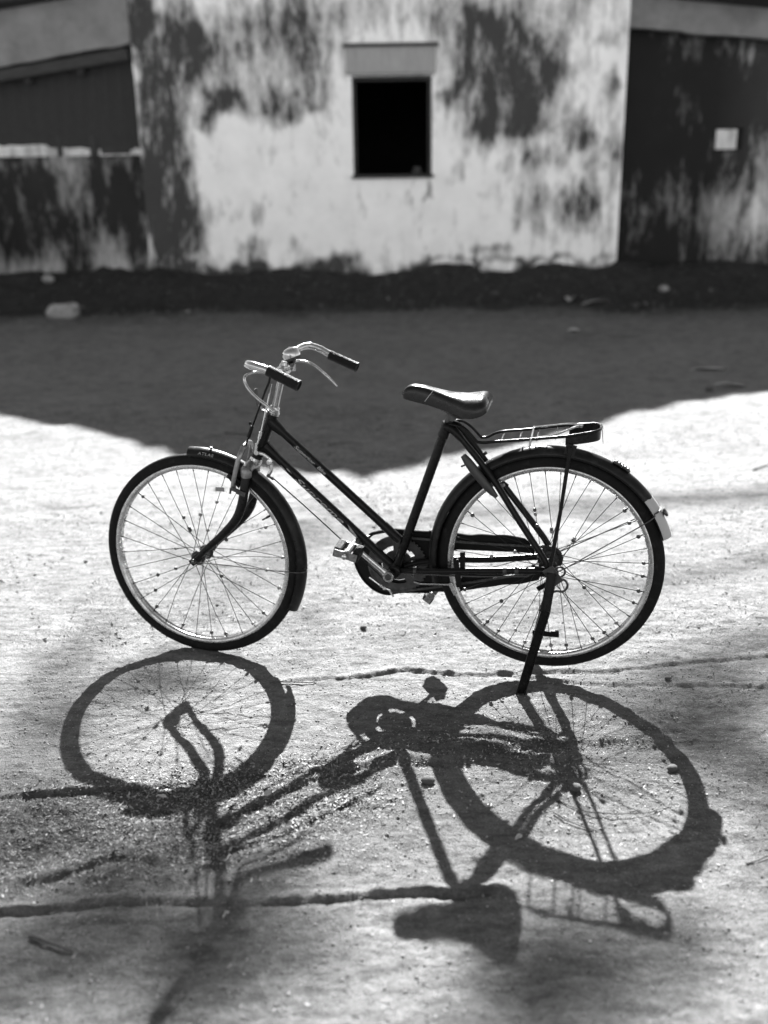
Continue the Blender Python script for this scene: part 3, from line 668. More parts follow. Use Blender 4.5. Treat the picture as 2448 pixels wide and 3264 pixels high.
# axle nuts, chain adjusters with round loops
for s_ in (-1, 1):
    MB().lathe((0, s_*.067, ZR), (0, s_, 0), [(0, .0115), (.002, .0115), (.003, .0095), (.011, .009), (.011, .005), (.016, .005)], 6 if s_ > 0 else 12).build('axle_nut', M_steel, bike)
ring = lambda c, r, n: [(c[0]+r*math.cos(2*math.pi*k/n), c[1], c[2]+r*math.sin(2*math.pi*k/n)) for k in range(n)]
MB().tube(ring((.036, -.068, .372), .015, 20), .0032, 8, closed=True).build('chain_adjuster', M_steel, bike)
MB().tube([(.020, -.070, .309)]+[(.040+.020*math.cos(t), -.070, .331+.020*math.sin(t)) for t in np.linspace(-2.0, 2.3, 16)], .0036, 8).build('stand_spring', M_steel, bike)
# lettering on tubes: text mesh wrapped on the near side of the tube
def wrap_text(txt, p0, p1, r, s0, size, ang0, parent, shear=.25, space=1.0, lift=.0006, length=None):
    cu = bpy.data.curves.new('lettering', 'FONT'); cu.body = txt; cu.size = 1.0; cu.shear = shear; cu.space_character = space; cu.offset = .018
    to = bpy.data.objects.new('lettering_source', cu); COL.objects.link(to)
    dg = bpy.context.evaluated_depsgraph_get(); dg.update()
    me = bpy.data.meshes.new_from_object(to.evaluated_get(dg)); bpy.data.objects.remove(to)
    bm = bmesh.new(); bm.from_mesh(me)
    bmesh.ops.triangulate(bm, faces=bm.faces)
    for _ in range(4):
        bmesh.ops.subdivide_edges(bm, edges=[e for e in bm.edges if e.calc_length() > .12], cuts=1); bmesh.ops.triangulate(bm, faces=bm.faces)
    xsx = [v.co.x for v in bm.verts]; wdt = max(xsx)
    kx = (length/wdt) if length else size
    a_ = (p1-p0).normalized(); nrm = Vector((0, -1, 0)); up = (nrm.cross(a_)); 
    if up.z < 0: up = -up
    for v in bm.verts:
        x = s0+v.co.x*kx; y = v.co.y*size; th = ang0+y/r
        rad_dir = nrm*math.cos(th)+up*math.sin(th)
        v.co = p0+a_*x+rad_dir*(r+lift)
    bm.to_mesh(me); bm.free()
    return link_mesh('lettering', me, M_letter, parent, False)
Lt = (TT1-TT0).length
wrap_text('Superior', TT0, TT1, .0130, .105, .0150, -.40, top_o, .3, 1.0, length=.083)
wrap_text('Bike', TT0, TT1, .0130, .198, .0145, -.38, top_o, .3, 1.0, length=.034)
wrap_text('Supreme', DT0, DT1, .0137, .135, .0185, -.52, down_o, .35, 1.05, length=.202)
str_ = MB()
def stripe(p0, p1, r, s0, s1, a0, a1, th):
    a_ = (p1-p0).normalized(); nrm = Vector((0, -1, 0)); up = nrm.cross(a_)
    if up.z < 0: up = -up
    v = []; N = 10
    for k in range(N+1):
        t = k/N; ang = a0+(a1-a0)*t; hw = th*math.sin(math.pi*min(1, t*1.2+.1))*.5+.0002
        for e in (-1, 1):
            an = ang+e*hw/r; v.append(p0+a_*(s0+(s1-s0)*t)+(nrm*math.cos(an)+up*math.sin(an))*(r+.0006))
    str_.add(v, [(2*k, 2*k+1, 2*k+3, 2*k+2) for k in range(N)])
for s0, s1, a0, a1, th in ((.075, .118, -.35, -.8, .004), (.095, .118, .15, .0, .003), (.350, .415, .25, -.45, .0022), (.358, .42, -.05, -.65, .0032), (.365, .425, -.3, -.85, .0022)):
    stripe(DT0, DT1, .0137, s0, s1, a0, a1, th)
me = bpy.data.meshes.new('stripe'); me.from_pydata([tuple(v) for v in str_.v], [], str_.f); link_mesh('stripe', me, M_letter, down_o, False)

# ---- headset, fork, stem
hd = (HT1-HT0).normalized()
MB().lathe(HT1-hd*.002, hd, [(0, .0195), (.006, .0205), (.010, .0205), (.011, .0175), (.017, .0175), (.018, .0165), (.024, .0150)], 20).build('headset', M_chrome, bike)
MB().lathe(HT0-hd*.020, hd, [(0, .0175), (.008, .0200), (.012, .0200), (.017, .0190), (.020, .0190)], 20).build('headset', M_chrome, bike)
cr0 = ST(.1855, 0, .292)
crown = MB().tube([ST(.186, -.036, .302), ST(.187, -.020, .309), ST(.188, 0, .311), ST(.187, .020, .309), ST(.186, .036, .302)], [.0165, .0175, .018, .0175, .0165], 14)
crown.lathe(ST(.1835, -.034, .278), VF, [(0, .0155), (.005, .017), (.022, .0175), (.030, .015), (.034, .0105), (.036, .004)], 18)
crown.lathe(ST(.1835, .034, .278), VF, [(0, .0155), (.005, .017), (.022, .0175), (.030, .015), (.034, .0105), (.036, .004)], 18)
crown.build('fork_crown', M_tarnish, bike)
blade = [(.184, .036, .292), (.1795, .042, .250), (.167, .046, .190), (.1455, .049, .143), (.101, .051, .094), (.048, .053, .046), (.004, .055, .004), (-.004, .055, -.004)]
for s_ in (-1, 1):
    pts = spline([ST(u, s_*w_, v_) for u, w_, v_ in blade], 5); k = len(pts)
    rs = [.0150-(.0150-.0075)*max(0, (i/k-.35))/.65 for i in range(k)]
    MB().tube(pts, rs, 14, flat=.72, flat_axis=(0, 1, 0)).bar(ST(.02, s_*.056, .018), ST(-.013, s_*.056, -.012), .004, .022).build('fork_blade', M_paint, bike)
    MB().lathe(ST(0, s_*.058, 0), -NF*s_, [(0, .0105), (.002, .0105), (.003, .0085), (.010, .008), (.010, .0045), (.015, .0045)], 6).build('axle_nut', M_steel, bike)
SC = ST(.3047, 0, .6095)
STM0 = HT1+hd*.015
MB().tube([STM0, STM0+(SC-STM0)*.86, SC-(SC-STM0).normalized()*.005], [.0112, .0112, .0125], 18).lathe(SC+Vector((0, 0, .004)), (SC-STM0), [(0, .0135), (.010, .0125), (.016, .0095), (.020, .0085), (.022, .003)], 12).build('stem', M_chrome, bike)
MB().tube([ST(.305, -.022, .606), ST(.305, .022, .606)], .0165, 16).build('stem_clamp', M_chrome, bike)
# ---- handlebar: each side sweeps forward and out, then bends back to the grip
def bar_side(s_):
    e = .004*(-s_)
    return [(.305, 0, .607), (.302, s_*.045, .609), (.292, s_*.105, .616+e), (.281, s_*.160, .634+e), (.280, s_*.205, .648+e), (.302, s_*.240, .653+e), (.335, s_*.250, .645+e*1.5), (.362, s_*.250, .634+e*2), (.43, s_*.252, .604+e*2)]
fl = [ST(*q) for q in bar_side(-1)][::-1][:-1]+[ST(*q) for q in bar_side(1)]
hb_o = MB().tube(spline(fl, 7), .0111, 16).build('handlebar', M_chrome, bike)
for s_ in (-1, 1):
    e = .004*(-s_)*2
    a_ = ST(.357, s_*.250, .6365+e); b_ = ST(.448, s_*.2525, .5965+e)
    if s_ > 0: a_ = ST(.366, s_*.250, .6290+e); b_ = ST(.460, s_*.2525, .5900+e)
    d = (b_-a_).normalized(); Lg = (b_-a_).length
    pr = [(0, .012), (.001, .0150), (.004, .0155)]
    for k in range(26):
        t = .006+(Lg-.012)*k/26; pr += [(t, .0158), (t+.0016, .0150)] if not (s_ < 0 and k == 13) else [(t, .0145), (t+.0016, .0145)]
    pr += [(Lg-.003, .0168), (Lg-.0008, .0160), (Lg, .0125), (Lg-.004, .0118), (Lg-.012, .0115), (Lg-.012, .001)]
    MB().lathe(a_, d, pr, 20).build('grip', M_grip, hb_o)
for s_, pts in ((-1, [(.318, -.150, .618), (.296, -.195, .6290), (.277, -.222, .6200), (.284, -.226, .594), (.309, -.228, .567), (.342, -.230, .543), (.359, -.231, .5285)]),
                (1, [(.290, .120, .596), (.272, .170, .604), (.276, .210, .6050), (.3150, .225, .5945), (.353, .228, .566), (.378, .229, .5435), (.397, .230, .5235)])):
    pp = spline([ST(*q) for q in pts], 6)
    MB().tube(pp, [.0042]*(len(pp)-8)+list(np.linspace(.0042, .0030, 8)), 9).build('brake_lever', M_chrome, bike)
# brake lever cross rods under the bar
MB().tube([ST(.318, -.150, .618), ST(.306, -.07, .594), ST(.300, -.012, .590)], .0040, 8).tube([ST(.290, .120, .596), ST(.300, .06, .594), ST(.300, .012, .594)], .0040, 8).build('lever_rod', M_chrome, bike)
MB().lathe(ST(.290, .120, .586), VF, [(0, .0085), (.006, .0095), (.02, .0095), (.024, .006)], 12).build('lever_bracket', M_chrome, bike)
# bell
bc = ST(.300, .095, .632); bn = (VF*1.0-UF*.34+NF*.05).normalized()
bell = MB().lathe(bc-bn*.010, bn, [(0, .006), (.001, .024), (.005, .0275), (.010, .0280)], 28).build('bell', M_steel, bike)
MB().lathe(bc, bn, [(0, .0275), (.005, .0285), (.014, .0282), (.0225, .0255), (.0280, .0195), (.0305, .0110), (.0312, .0030), (.0335, .0030), (.034, .0005)], 32).build('bell_dome', M_chrome, bell)
MB().tube([bc-bn*.008, ST(.302, .085, .612)], .006, 8).build('bell_clamp', M_steel, bell)
MB().tube([bc-bn*.004+UF*.024, bc-bn*.004+UF*.040], .0028, 6).build('bell_lever', M_steel, bell)
# lamp bracket
MB().bar(ST(.213, 0, .548), ST(.218, 0, .497), .022, .003).bar(ST(.217, 0, .500), ST(.232, 0, .484), .018, .003).bar(ST(.231, 0, .485), ST(.262, 0, .473), .018, .003).build('lamp_bracket', M_steel, bike, bevel=.0008)
# front brake rod, linkage and bell crank
MB().tube([ST(.268, -.012, .592), ST(.2635, -.014, .571), ST(.250, -.020, .54)], .0035, 8).tube([ST(.2565, -.018, .556), ST(.170, -.024, .349)], .0030, 8).tube([ST(.206, -.022, .438), ST(.192, -.023, .402)], .0058, 8).sphere(ST(.204, -.033, .447), .0055).build('brake_rod', M_paint, bike)
MB().tube([ST(.270, -.010, .565), ST(.236, -.020, .430), ST(.2146, -.024, .3668)], .0026, 8).tube([ST(.232, -.021, .420), ST(.226, -.0215, .400)], .0052, 8).tube([ST(.217, -.023, .385), ST(.214, -.024, .36)], .0045, 8).build('brake_rod', M_chrome, bike)
bcr = MB()
pl = [ST(.2200, -.027, .356), ST(.240, -.027, .352), ST(.2564, -.027, .3411), ST(.2655, -.027, .324), ST(.263, -.027, .303), ST(.2538, -.027, .289)]
for a_, b_ in zip(pl[:-1], pl[1:]): bcr.tube([a_, b_], .0058, 8, flat=.4)
bcr.lathe(ST(.2610, -.032, .3300), NF, [(-.004, .009), (.003, .009), (.004, .005)], 14).lathe(ST(.2190, -.031, .3580), NF, [(-.004, .0078), (.003, .0078)], 12)
bcr.build('bell_crank', M_chrome, bike)
MB().sphere(ST(.2538, -.030, .2865), .006).tube([ST(.2538, -.030, .2865), Vector((-.8430, -.03, .601))], .0035, 7).build('cable_end', M_steel, bike)
MB().tube([(-.8480, -.026, .6070), (-.74, -.0215, .5105), (-.6324, -.020, .4122), (-.52, -.018, .308), (-.49, -.018, .278)], .0021, 8).build('brake_cable', M_paint, bike)
# front stirrup brake
stp = MB()
for s_ in (-1, 1):
    k = [ST(.176, s_*.030, .372), ST(.170, s_*.046, .350), ST(.158, s_*.050, .310), ST(.145, s_*.048, .265), ST(.141, s_*.046, .246)]
    stp.tube(spline(k, 4), list(np.linspace(.0085, .0068, 17)), 10, flat=.6)
stp.tube([ST(.176, -.030, .372), ST(.178, 0, .380), ST(.176, .030, .372)], .0085, 10)
stp.build('brake_stirrup', M_tarnish, bike)
for s_ in (-1, 1):
    MB().bar(ST(.118, s_*.026, .281), ST(.166, s_*.026, .252), .012, .017).bar(ST(.128, s_*.030, .268), ST(.160, s_*.036, .247), .004, .010).build('brake_pad', M_grip, bike, bevel=.001)
MB().bar(ST(.138, -.052, .246), ST(.176, -.052, .232), .004, .012).bar(ST(.160, -.058, .238), ST(.186, -.058, .229), .003, .014).tube([ST(.137, -.05, .246), ST(.133, -.05, .228)], .0035, 7).tube([ST(.150, -.052, .262), ST(.156, -.052, .238)], .0025, 7).build('pad_guide', M_steel, bike)

# ---- mudguards
def fender(name, R, a0, a1, loc_fn, white=None, hw=.0270, depth=.0260, n=90, edge=True):
    v = []; f = []; wv = []; prof = []
    K = 11
    for j in range(K):
        t = -1+2*j/(K-1); ang = t*math.pi/2*1.0
        prof.append((hw*math.sin(ang), -depth*(1-math.cos(ang))**.85))
    for i in range(n+1):
        al = rad(a0+(a1-a0)*i/n)
        for lay in (0, 1):
            for w_, dr in prof:
                r = R+dr-(.0009 if lay else 0); sc_ = 1-(.03 if lay else 0)
                v.append(loc_fn(r*math.cos(al), w_*sc_, r*math.sin(al)))
                wv.append(0 if white is None else float(np.clip((white-math.degrees(al))/3.0+.5+.28*math.sin(w_*120), -1, 2)))
    row = 2*K
    for i in range(n):
        b0, b1 = i*row, (i+1)*row
        for j in range(K-1):
            f += [(b0+j, b0+j+1, b1+j+1, b1+j), (b0+K+j, b1+K+j, b1+K+j+1, b0+K+j+1)]
        f += [(b0, b1, b1+K, b0+K), (b0+K-1, b0+2*K-1, b1+2*K-1, b1+K-1)]
    for b0 in (0, n*row):
        for j in range(K-1): f.append((b0+j, b0+K+j, b0+K+j+1, b0+j+1))
    me = bpy.data.meshes.new(name); me.from_pydata([tuple(q) for q in v], [], f); me.update()
    me.attributes.new('white', 'FLOAT', 'POINT').data.foreach_set('value', np.array(wv, np.float32))
    fo = link_mesh(name, me, M_fender, bike, True, 60)
    eb = MB()
    for s_ in (-1, 1): eb.tube([loc_fn((R-depth)*math.cos(rad(a0+(a1-a0)*i/n)), s_*hw*.995, (R-depth)*math.sin(rad(a0+(a1-a0)*i/n))) for i in range(n+1)], .0016, 6)
    eb.build('rolled_edge', M_paint, fo)
    return fo
ff_o = fender('mudguard', .3590, 93, -27, lambda x, w_, z: ST(x, w_, z)); ff_o['label'] = 'short black front mudguard with faded lettering'
rf_o = fender('mudguard', .3635, 193, 17.5, lambda x, w_, z: Vector((x, w_, z+ZR)), white=39); rf_o['label'] = 'black rear mudguard with chipped white tail'
MB().tube([ST(.3595*math.cos(rad(81)), -.004, .3595*math.sin(rad(81))), ST(.3655*math.cos(rad(81)), -.004, .3655*math.sin(rad(81)))], .0042, 8).build('bolt', M_steel, ff_o)
# ATLAS lettering on the near skirt of the front mudguard
def arc_text(txt, R, a_start, a_end, height, wv_, parent):
    cu = bpy.data.curves.new('lettering', 'FONT'); cu.body = txt; cu.size = 1.0; cu.space_character = 1.25; cu.offset = .02
    to = bpy.data.objects.new('lettering_source', cu); COL.objects.link(to)
    dg = bpy.context.evaluated_depsgraph_get(); dg.update()
    me = bpy.data.meshes.new_from_object(to.evaluated_get(dg)); bpy.data.objects.remove(to)
    wd = max(v.co.x for v in me.vertices)
    for v in me.vertices:
        al = rad(a_start+(a_end-a_start)*v.co.x/wd); r = R+v.co.y*height
        c = ST(r*math.cos(al), wv_(r)-.0008, r*math.sin(al)); v.co = c
    return link_mesh('lettering', me, M_letter, parent, False)
def skirt(r):
    dr = min(.0259, max(.0002, .3590-r)); a_ = math.acos(max(-1, 1-(dr/.0260)**(1/.85))); return -.0275*math.sin(a_)
arc_text('ATLAS', .3415, 86.5, 78.0, .0105, skirt, ff_o)
# front mudguard stays: one wire running round the guard and back to both axle ends
a_s = rad(-3.5)
g_ = [ST(.3600*math.cos(a_s+.0), .0275*math.sin(t)*-1, 0)+VF*(.3600*math.sin(a_s))-UF*(.0215*(1-math.cos(t))) for t in np.linspace(math.pi/2, -math.pi/2, 9)]
MB().tube(spline([ST(.006, -.060, -.004), ST(.10, -.058, -.006), ST(.22, -.046, -.014), ST(.315, -.030, -.022)]+g_+[ST(.315, .030, -.012), ST(.22, .046, .004), ST(.10, .058, .006), ST(.006, .060, .004)], 4), .0017, 7).build('mudguard_stay', M_steel, ff_o)
a_s = rad(31.5)
g_ = [Vector(((.3640-.0205*(1-math.cos(t)))*math.cos(a_s), -.0285*math.sin(t), ZR+(.3640-.0205*(1-math.cos(t)))*math.sin(a_s))) for t in np.linspace(math.pi/2, -math.pi/2, 9)]
MB().tube(spline([(.012, -.074, ZR-.004), (.05, -.072, ZR+.015), (.15, -.056, ZR+.078), (.28, -.032, ZR+.160)]+[tuple(q) for q in g_]+[(.28, .032, ZR+.165), (.15, .056, ZR+.085), (.05, .072, ZR+.025), (.012, .074, ZR+.004)], 4), .0019, 7).build('mudguard_stay', M_steel, rf_o)
def rpt(r, deg, w_=0): return Vector((r*math.cos(rad(deg)), w_, ZR+r*math.sin(rad(deg))))
# emblem plate and rear reflector on the guard
e0, e1, e2 = rpt(.367, 62.5), rpt(.3685, 58), rpt(.367, 53.5)
MB().bar(e0, e1, .026, .006).bar(e1, e2, .026, .006).build('emblem_plate', M_steel, rf_o, bevel=.002)
em = MB()
for k in range(5): c = rpt(.3722, 61-k*1.5); em.sphere(c, .0042, 8, 5, (1, 1.6, .5))
em.build('emblem_relief', M_steel, rf_o)
MB().lathe(rpt(.3640, 29, 0), rpt(1, 29)-rpt(0, 29), [(0, .007), (.004, .0135), (.009, .0135), (.011, .010)], 18).build('rear_reflector', M_bead_dark, rf_o)
for dg_ in (100.5, 104, 93): MB().bar(rpt(.3646, dg_-.35), rpt(.3646, dg_+.35), .038, .0016).build('mudguard_band', M_steel, rf_o)

# ---- chain guard, chain ring, chain
CR = Vector((-.470, 0, .3180))
out_l = [(-.370, .4295), (-.4184, .4303), (-.4873, .4314), (-.5388, .4201), (-.5634, .4082), (-.5953, .3662), (-.6093, .3320), (-.6093, .3047), (-.5945, .2702), (-.5732, .2425), (-.5424, .2199), (-.5054, .2110), (-.4715, .2202), (-.4195, .2257), (-.370, .2290)]
OL = spline([(x, z) for x, z in out_l], 5)
IN = []
for k, (x, z) in enumerate(OL):
    a_ = math.atan2(z-CR.z, x-CR.x)
    IN.append((CR.x+.055*math.cos(a_), CR.z+.055*math.sin(a_)))
IN2 = []
for (x, z), (xi, zi) in zip(OL, IN):
    a_ = math.degrees(math.atan2(z-CR.z, x-CR.x)) % 360
    if 98 < a_ < 148:
        ro = math.hypot(x-CR.x, z-CR.z)-.009; IN2.append((CR.x+ro*math.cos(rad(a_)), CR.z+ro*math.sin(rad(a_))))
    else: IN2.append((xi, zi))
cg = MB().ring_plate(OL, IN2, .054, .0565, closed=False)
wav = lambda x: .0022*math.sin(x*31)+.0013*math.sin(x*83)
ub = [(x, .4302+wav(x)) for x in np.linspace(-.372, -.095, 26)]+[(-.078, .426), (-.060, .412), (-.046, .392), (-.050, .378)]+[(x, .3815-.006*(x+.05)/-.32+.0) for x in np.linspace(-.08, -.372, 18)]
cg.plate(ub, .053, .0575)
lb = [(x, z) for x, z in zip(np.linspace(-.372, -.0586, 20), np.interp(np.linspace(-.372, -.0586, 20), [-.4195, -.3277, -.265, -.1981, -.1372, -.0819, -.0586], [.2257, .2325, .2436, .2559, .2693, .278, .2862]))]+[(-.03, .295), (-.02, .325), (-.05, .345)]+[(x, .31+(x+.06)*.055) for x in np.linspace(-.07, -.372, 14)]
cg.plate([(x, z+wav(x)*.5) for x, z in lb], .053, .0575)
# right half of the front disc between ring and bars
cg.plate([(-.425, .4295), (-.425, .365), (-.415, .345), (-.412, .3180), (-.415, .29), (-.425, .27), (-.425, .228), (-.335, .235), (-.325, .30), (-.325, .4290)], .0535, .0568)
# rolled lip along the outline
cg.tube([(x, .052, z) for x, z in OL], .0035, 6).tube([(x, .050, z) for x, z in ub[:30]], .0032, 6)
cg_o = cg.build('chain_guard', M_guard, bike, smooth=False)
MB().bar((-.5985, -.0, .404), (-.5600, .052, .4085), .012, .003).box((-.583, -.006, .402), (.012, .036, .036)).build('guard_bracket', M_steel, bike, bevel=.001)
N = 46; oo = []; 
for k in range(N*4):
    t = 2*math.pi*k/(N*4); r = .0915+(.0035, .0042, -.0010, -.0015)[k % 4]; oo.append((CR.x+r*math.cos(t), CR.z+r*math.sin(t)))
ii_ = [(CR.x+.0640*math.cos(2*math.pi*k/(N*4)), CR.z+.0640*math.sin(2*math.pi*k/(N*4))) for k in range(N*4)]
cr_o = MB().ring_plate(oo, ii_, .0435, .0462)
c1 = [(CR.x+.0500*math.cos(2*math.pi*k/40), CR.z+.0500*math.sin(2*math.pi*k/40)) for k in range(40)]; c2 = [(CR.x+.012*math.cos(2*math.pi*k/40), CR.z+.012*math.sin(2*math.pi*k/40)) for k in range(40)]
cr_o.ring_plate(c1, c2, .0430, .0466)
for k in range(5):
    t = 2*math.pi*k/5+.35; dx, dz = math.cos(t), math.sin(t)
    cr_o.bar((CR.x+.030*dx, .0448, CR.z+.030*dz), (CR.x+.074*dx, .0448, CR.z+.074*dz), .0022, .024)
cr_o.build('chainring', M_steel, bike, smooth=False)
# chain: upper and lower run plus wrap, made of alternate links
path = []
for t in np.linspace(rad(86), rad(264), 26): path.append((CR.x+.0935*math.cos(t), CR.z+.0935*math.sin(t)))
for k in range(1, 30): path.append((-.478+(.4765)*k/30, .2250+(.1085)*k/30-.004*math.sin(math.pi*k/30)))
for t in np.linspace(rad(-84), rad(82), 9): path.append((.0375*math.cos(t), ZR+.0375*math.sin(t)))
for k in range(1, 30): path.append((.005-(.4685)*k/30, .4070+.0042*k/30-.003*math.sin(math.pi*k/30)))
P_ = np.array(path+[path[0]]); dd = np.concatenate([[0], np.cumsum(np.hypot(*(P_[1:]-P_[:-1]).T))])
nl = int(dd[-1]/.0127); tt = np.linspace(0, dd[-1], nl+1)
px_ = np.interp(tt, dd, P_[:, 0]); pz_ = np.interp(tt, dd, P_[:, 1])
ch = MB()
for k in range(nl):
    a_ = Vector((px_[k], .0448, pz_[k])); b_ = Vector((px_[k+1], .0448, pz_[k+1])); d = (b_-a_).normalized()
    wdd = .0062 if k % 2 else .0042
    for s_ in (-1, 1): ch.bar(a_-d*.003+Vector((0, s_*wdd*.5, 0)), b_+d*.003+Vector((0, s_*wdd*.5, 0)), .0010, .0072)
    ch.tube([a_-Vector((0, .0042, 0)), a_+Vector((0, .0042, 0))], .0036, 6)
ch.build('chain', M_steel, bike, smooth=False)
# ---- cranks and pedals
CN = Vector((-.4765, -.062, .3205)); CE = Vector((-.5860, -.068, .4150))
def crank(c0, c1, s_):
    mb = MB(); d = (c1-c0).normalized()
    mb.tube([c0+d*.006, c0+d*.03, c1], [.0125, .0088, .0078], 12, flat=.62)
    mb.lathe(c0-Vector((0, s_*.010, 0)), (0, s_, 0), [(0, .015), (.001, .0165), (.019, .0165), (.020, .0155)], 22)
    mb.lathe(c1-Vector((0, s_*.007, 0)), (0, s_, 0), [(0, .011), (.013, .011)], 16)
    o = mb.build('crank', M_chrome, bike)
    MB().lathe(c0+Vector((0, s_*.0096, 0)), (0, s_, 0), [(0, .0098), (.0012, .0098), (.0013, .0085), (.0014, .0001)], 20).build('crank_bolt', M_steel, o)
    MB().tube([c0-Vector((.012, s_*-.002, -.008)), c0+Vector((.004, s_*.0, .019))], .0042, 8).build('cotter_pin', M_steel, o)
    return o
crank(CN, CE, -1)
CN2 = Vector((CN.x+.006, .066, CN.z)); CE2 = Vector((-.3665, .072, .2110)); crank(CN2, CE2, 1)
def pedal(c, s_, tilt, yc):
    mb = MB(); ux = Vector((math.cos(tilt), 0, math.sin(tilt))); uz = Vector((-math.sin(tilt), 0, math.cos(tilt))); uy = Vector((0, 1, 0))
    cc = Vector((c.x, yc, c.z)); L_ = .080
    root = MB().lathe(cc-uy*L_*.5, uy, [(0, .007), (.004, .0125), (.03, .010), (.05, .010), (.076, .0125), (L_, .007)], 16)
    root.tube([cc+uy*(s_*-.04), Vector((c.x, c.y, c.z))], .0060, 10)
    for e in (-1, 1):
        root.box(cc+uy*e*(L_*.5), (.070, .003, .022), (ux, uy, uz)); root.tube([cc-uy*.045+ux*e*.027, cc+uy*.045+ux*e*.027], .0035, 8)
    o = root.build('pedal', M_tarnish, bike)
    for e in (-1, 1):
        bk = MB().box(cc+ux*e*.0285, (.020, .072, .027), (ux, uy, uz))
        for k in range(8): bk.box(cc+ux*e*.0285+uy*(-.0315+k*.009)+uz*.0145, (.020, .0045, .003), (ux, uy, uz)); bk.box(cc+ux*e*.0285+uy*(-.0315+k*.009)-uz*.0145, (.020, .0045, .003), (ux, uy, uz))
        bk.build('pedal_block', M_grip, o, bevel=.001)
    MB().lathe(cc-uy*(.048*-s_)*1.0, uy*s_, [(0, .008), (.008, .008), (.010, .004)], 12).build('pedal_cap', M_chrome, o)
    return o
pedal(CE, -1, rad(-14), -.118)
pedal(CE2, 1, rad(55), .122)

# ---- stand: two long legs of angle section hanging from the rear axle
stand = MB()
lo = Vector((-.0629, -.126, -.004))
def leg(top, foot, s_):
    mb = MB(); a_ = Vector(top); b_ = Vector(foot); mid = a_+(b_-a_)*.30+Vector((.010, -s_*-.004, 0))
    for p_, q_ in ((a_, mid), (mid, b_)):
        mb.bar(p_, q_, .0035, .026, (0, 1, 0))
        x = (q_-p_).normalized(); 
        mb.bar(p_+Vector((-.0125, s_*.009, 0)), q_+Vector((-.0125, s_*.009, 0)), .018, .0035, (0, 1, 0))
        mb.bar(p_+Vector((.0125, s_*.006, 0)), q_+Vector((.0125, s_*.006, 0)), .012, .0035, (0, 1, 0))
    return mb
ln = leg((.014, -.083, .372), lo, -1)
ln.box((.004, -.108, .190), (.077, .004, .016)).box((.030, -.103, .190), (.024, .010, .019))
ln.bar((.012, -.084, .345), (-.026, -.078, .317), .006, .014)
ln.build('stand_leg', M_paint, bike, bevel=.0008)
leg((.014, .083, .372), (-.050, .085, -.004), 1).build('stand_leg', M_paint, bike, bevel=.0008)
MB().bar((.0, -.081, .385), (.035, -.081, .340), .004, .034).build('stand_plate', M_steel, bike, bevel=.001)

# ---- seat post and saddle
stv = (ST1-ST0).normalized()
MB().tube([ST1-stv*.02, ST1+stv*.048], .0118, 14).build('seat_post', M_steel, bike)
MB().tube([(-.290, -.022, .8105), (-.290, .022, .8105)], .012, 14).tube([(-.290, -.026, .8105), (-.290, .026, .8105)], .0055, 8).build('saddle_clamp', M_steel, bike)
xs_ = np.linspace(-.4430, -.1790, 34)
topz_ = np.interp(xs_, [-.4430, -.436, -.425, -.4057, -.37, -.3388, -.2946, -.2508, -.215, -.1983, -.187, -.179], [.872, .886, .8975, .9015, .897, .8885, .8785, .8755, .8800, .8820, .8770, .860])
botz_ = np.interp(xs_, [-.4430, -.4200, -.3702, -.3387, -.303, -.27, -.235, -.20, -.1819, -.179], [.862, .856, .846, .838, .829, .824, .823, .834, .842, .846])
hw_ = np.interp(xs_, [-.4430, -.438, -.428, -.40, -.36, -.32, -.285, -.25, -.22, -.197, -.186, -.179], [.008, .017, .0225, .026, .030, .038, .055, .079, .092, .090, .078, .055])
sv = []; sf = []; K = 22
for x, zt, zb, h in zip(xs_, topz_, botz_, hw_):
    ring_ = []
    for k in range(K):
        t = math.pi*k/(K-1); cx = math.cos(t); sx = math.sin(t)
        yv = h*np.sign(cx)*abs(cx)**.55; drop = (1-sx**.42)
        crown_ = -.010*(yv/.09)**2
        ring_.append((x, yv, zt+crown_-(zt-zb)*drop))
    ring_ += [(x, -h*.93, zb+.002), (x, -h*.5, zb+.012+(zt-zb)*.15), (x, h*.5, zb+.012+(zt-zb)*.15), (x, h*.93, zb+.002)]
    sv += ring_
m = K+4
for i in range(len(xs_)-1):
    for k in range(m): sf.append((i*m+k, i*m+(k+1) % m, (i+1)*m+(k+1) % m, (i+1)*m+k))
sf.append(tuple(range(m-1, -1, -1))); sf.append(tuple((len(xs_)-1)*m+k for k in range(m)))
sd = MB().add(sv, sf).build('saddle', M_saddle, bike, angle=60)
md = sd.modifiers.new('smooth', 'SUBSURF'); md.levels = 1; md.render_levels = 1
rl = MB()
for s_ in (-1, 1):
    rl.tube(spline([(-.405, s_*.008, .872), (-.37, s_*.014, .858), (-.32, s_*.020, .832), (-.27, s_*.026, .8105), (-.235, s_*.045, .820), (-.20, s_*.062, .842)], 4), .0035, 8)
    rl.tube([(-.228+.013*math.cos(t), s_*.055+.013*math.sin(t), .818+.0022*t) for t in np.linspace(0, 18.8, 60)], .0022, 6)
rl.build('saddle_rail', M_steel, bike)
MB().add([(-.345, -.0385, .890), (-.343, -.0388, .890), (-.3700, -.0312, .858), (-.3690, -.0312, .856)], [(0, 1, 3, 2)]).build('saddle_tear', M_leafp, sd)

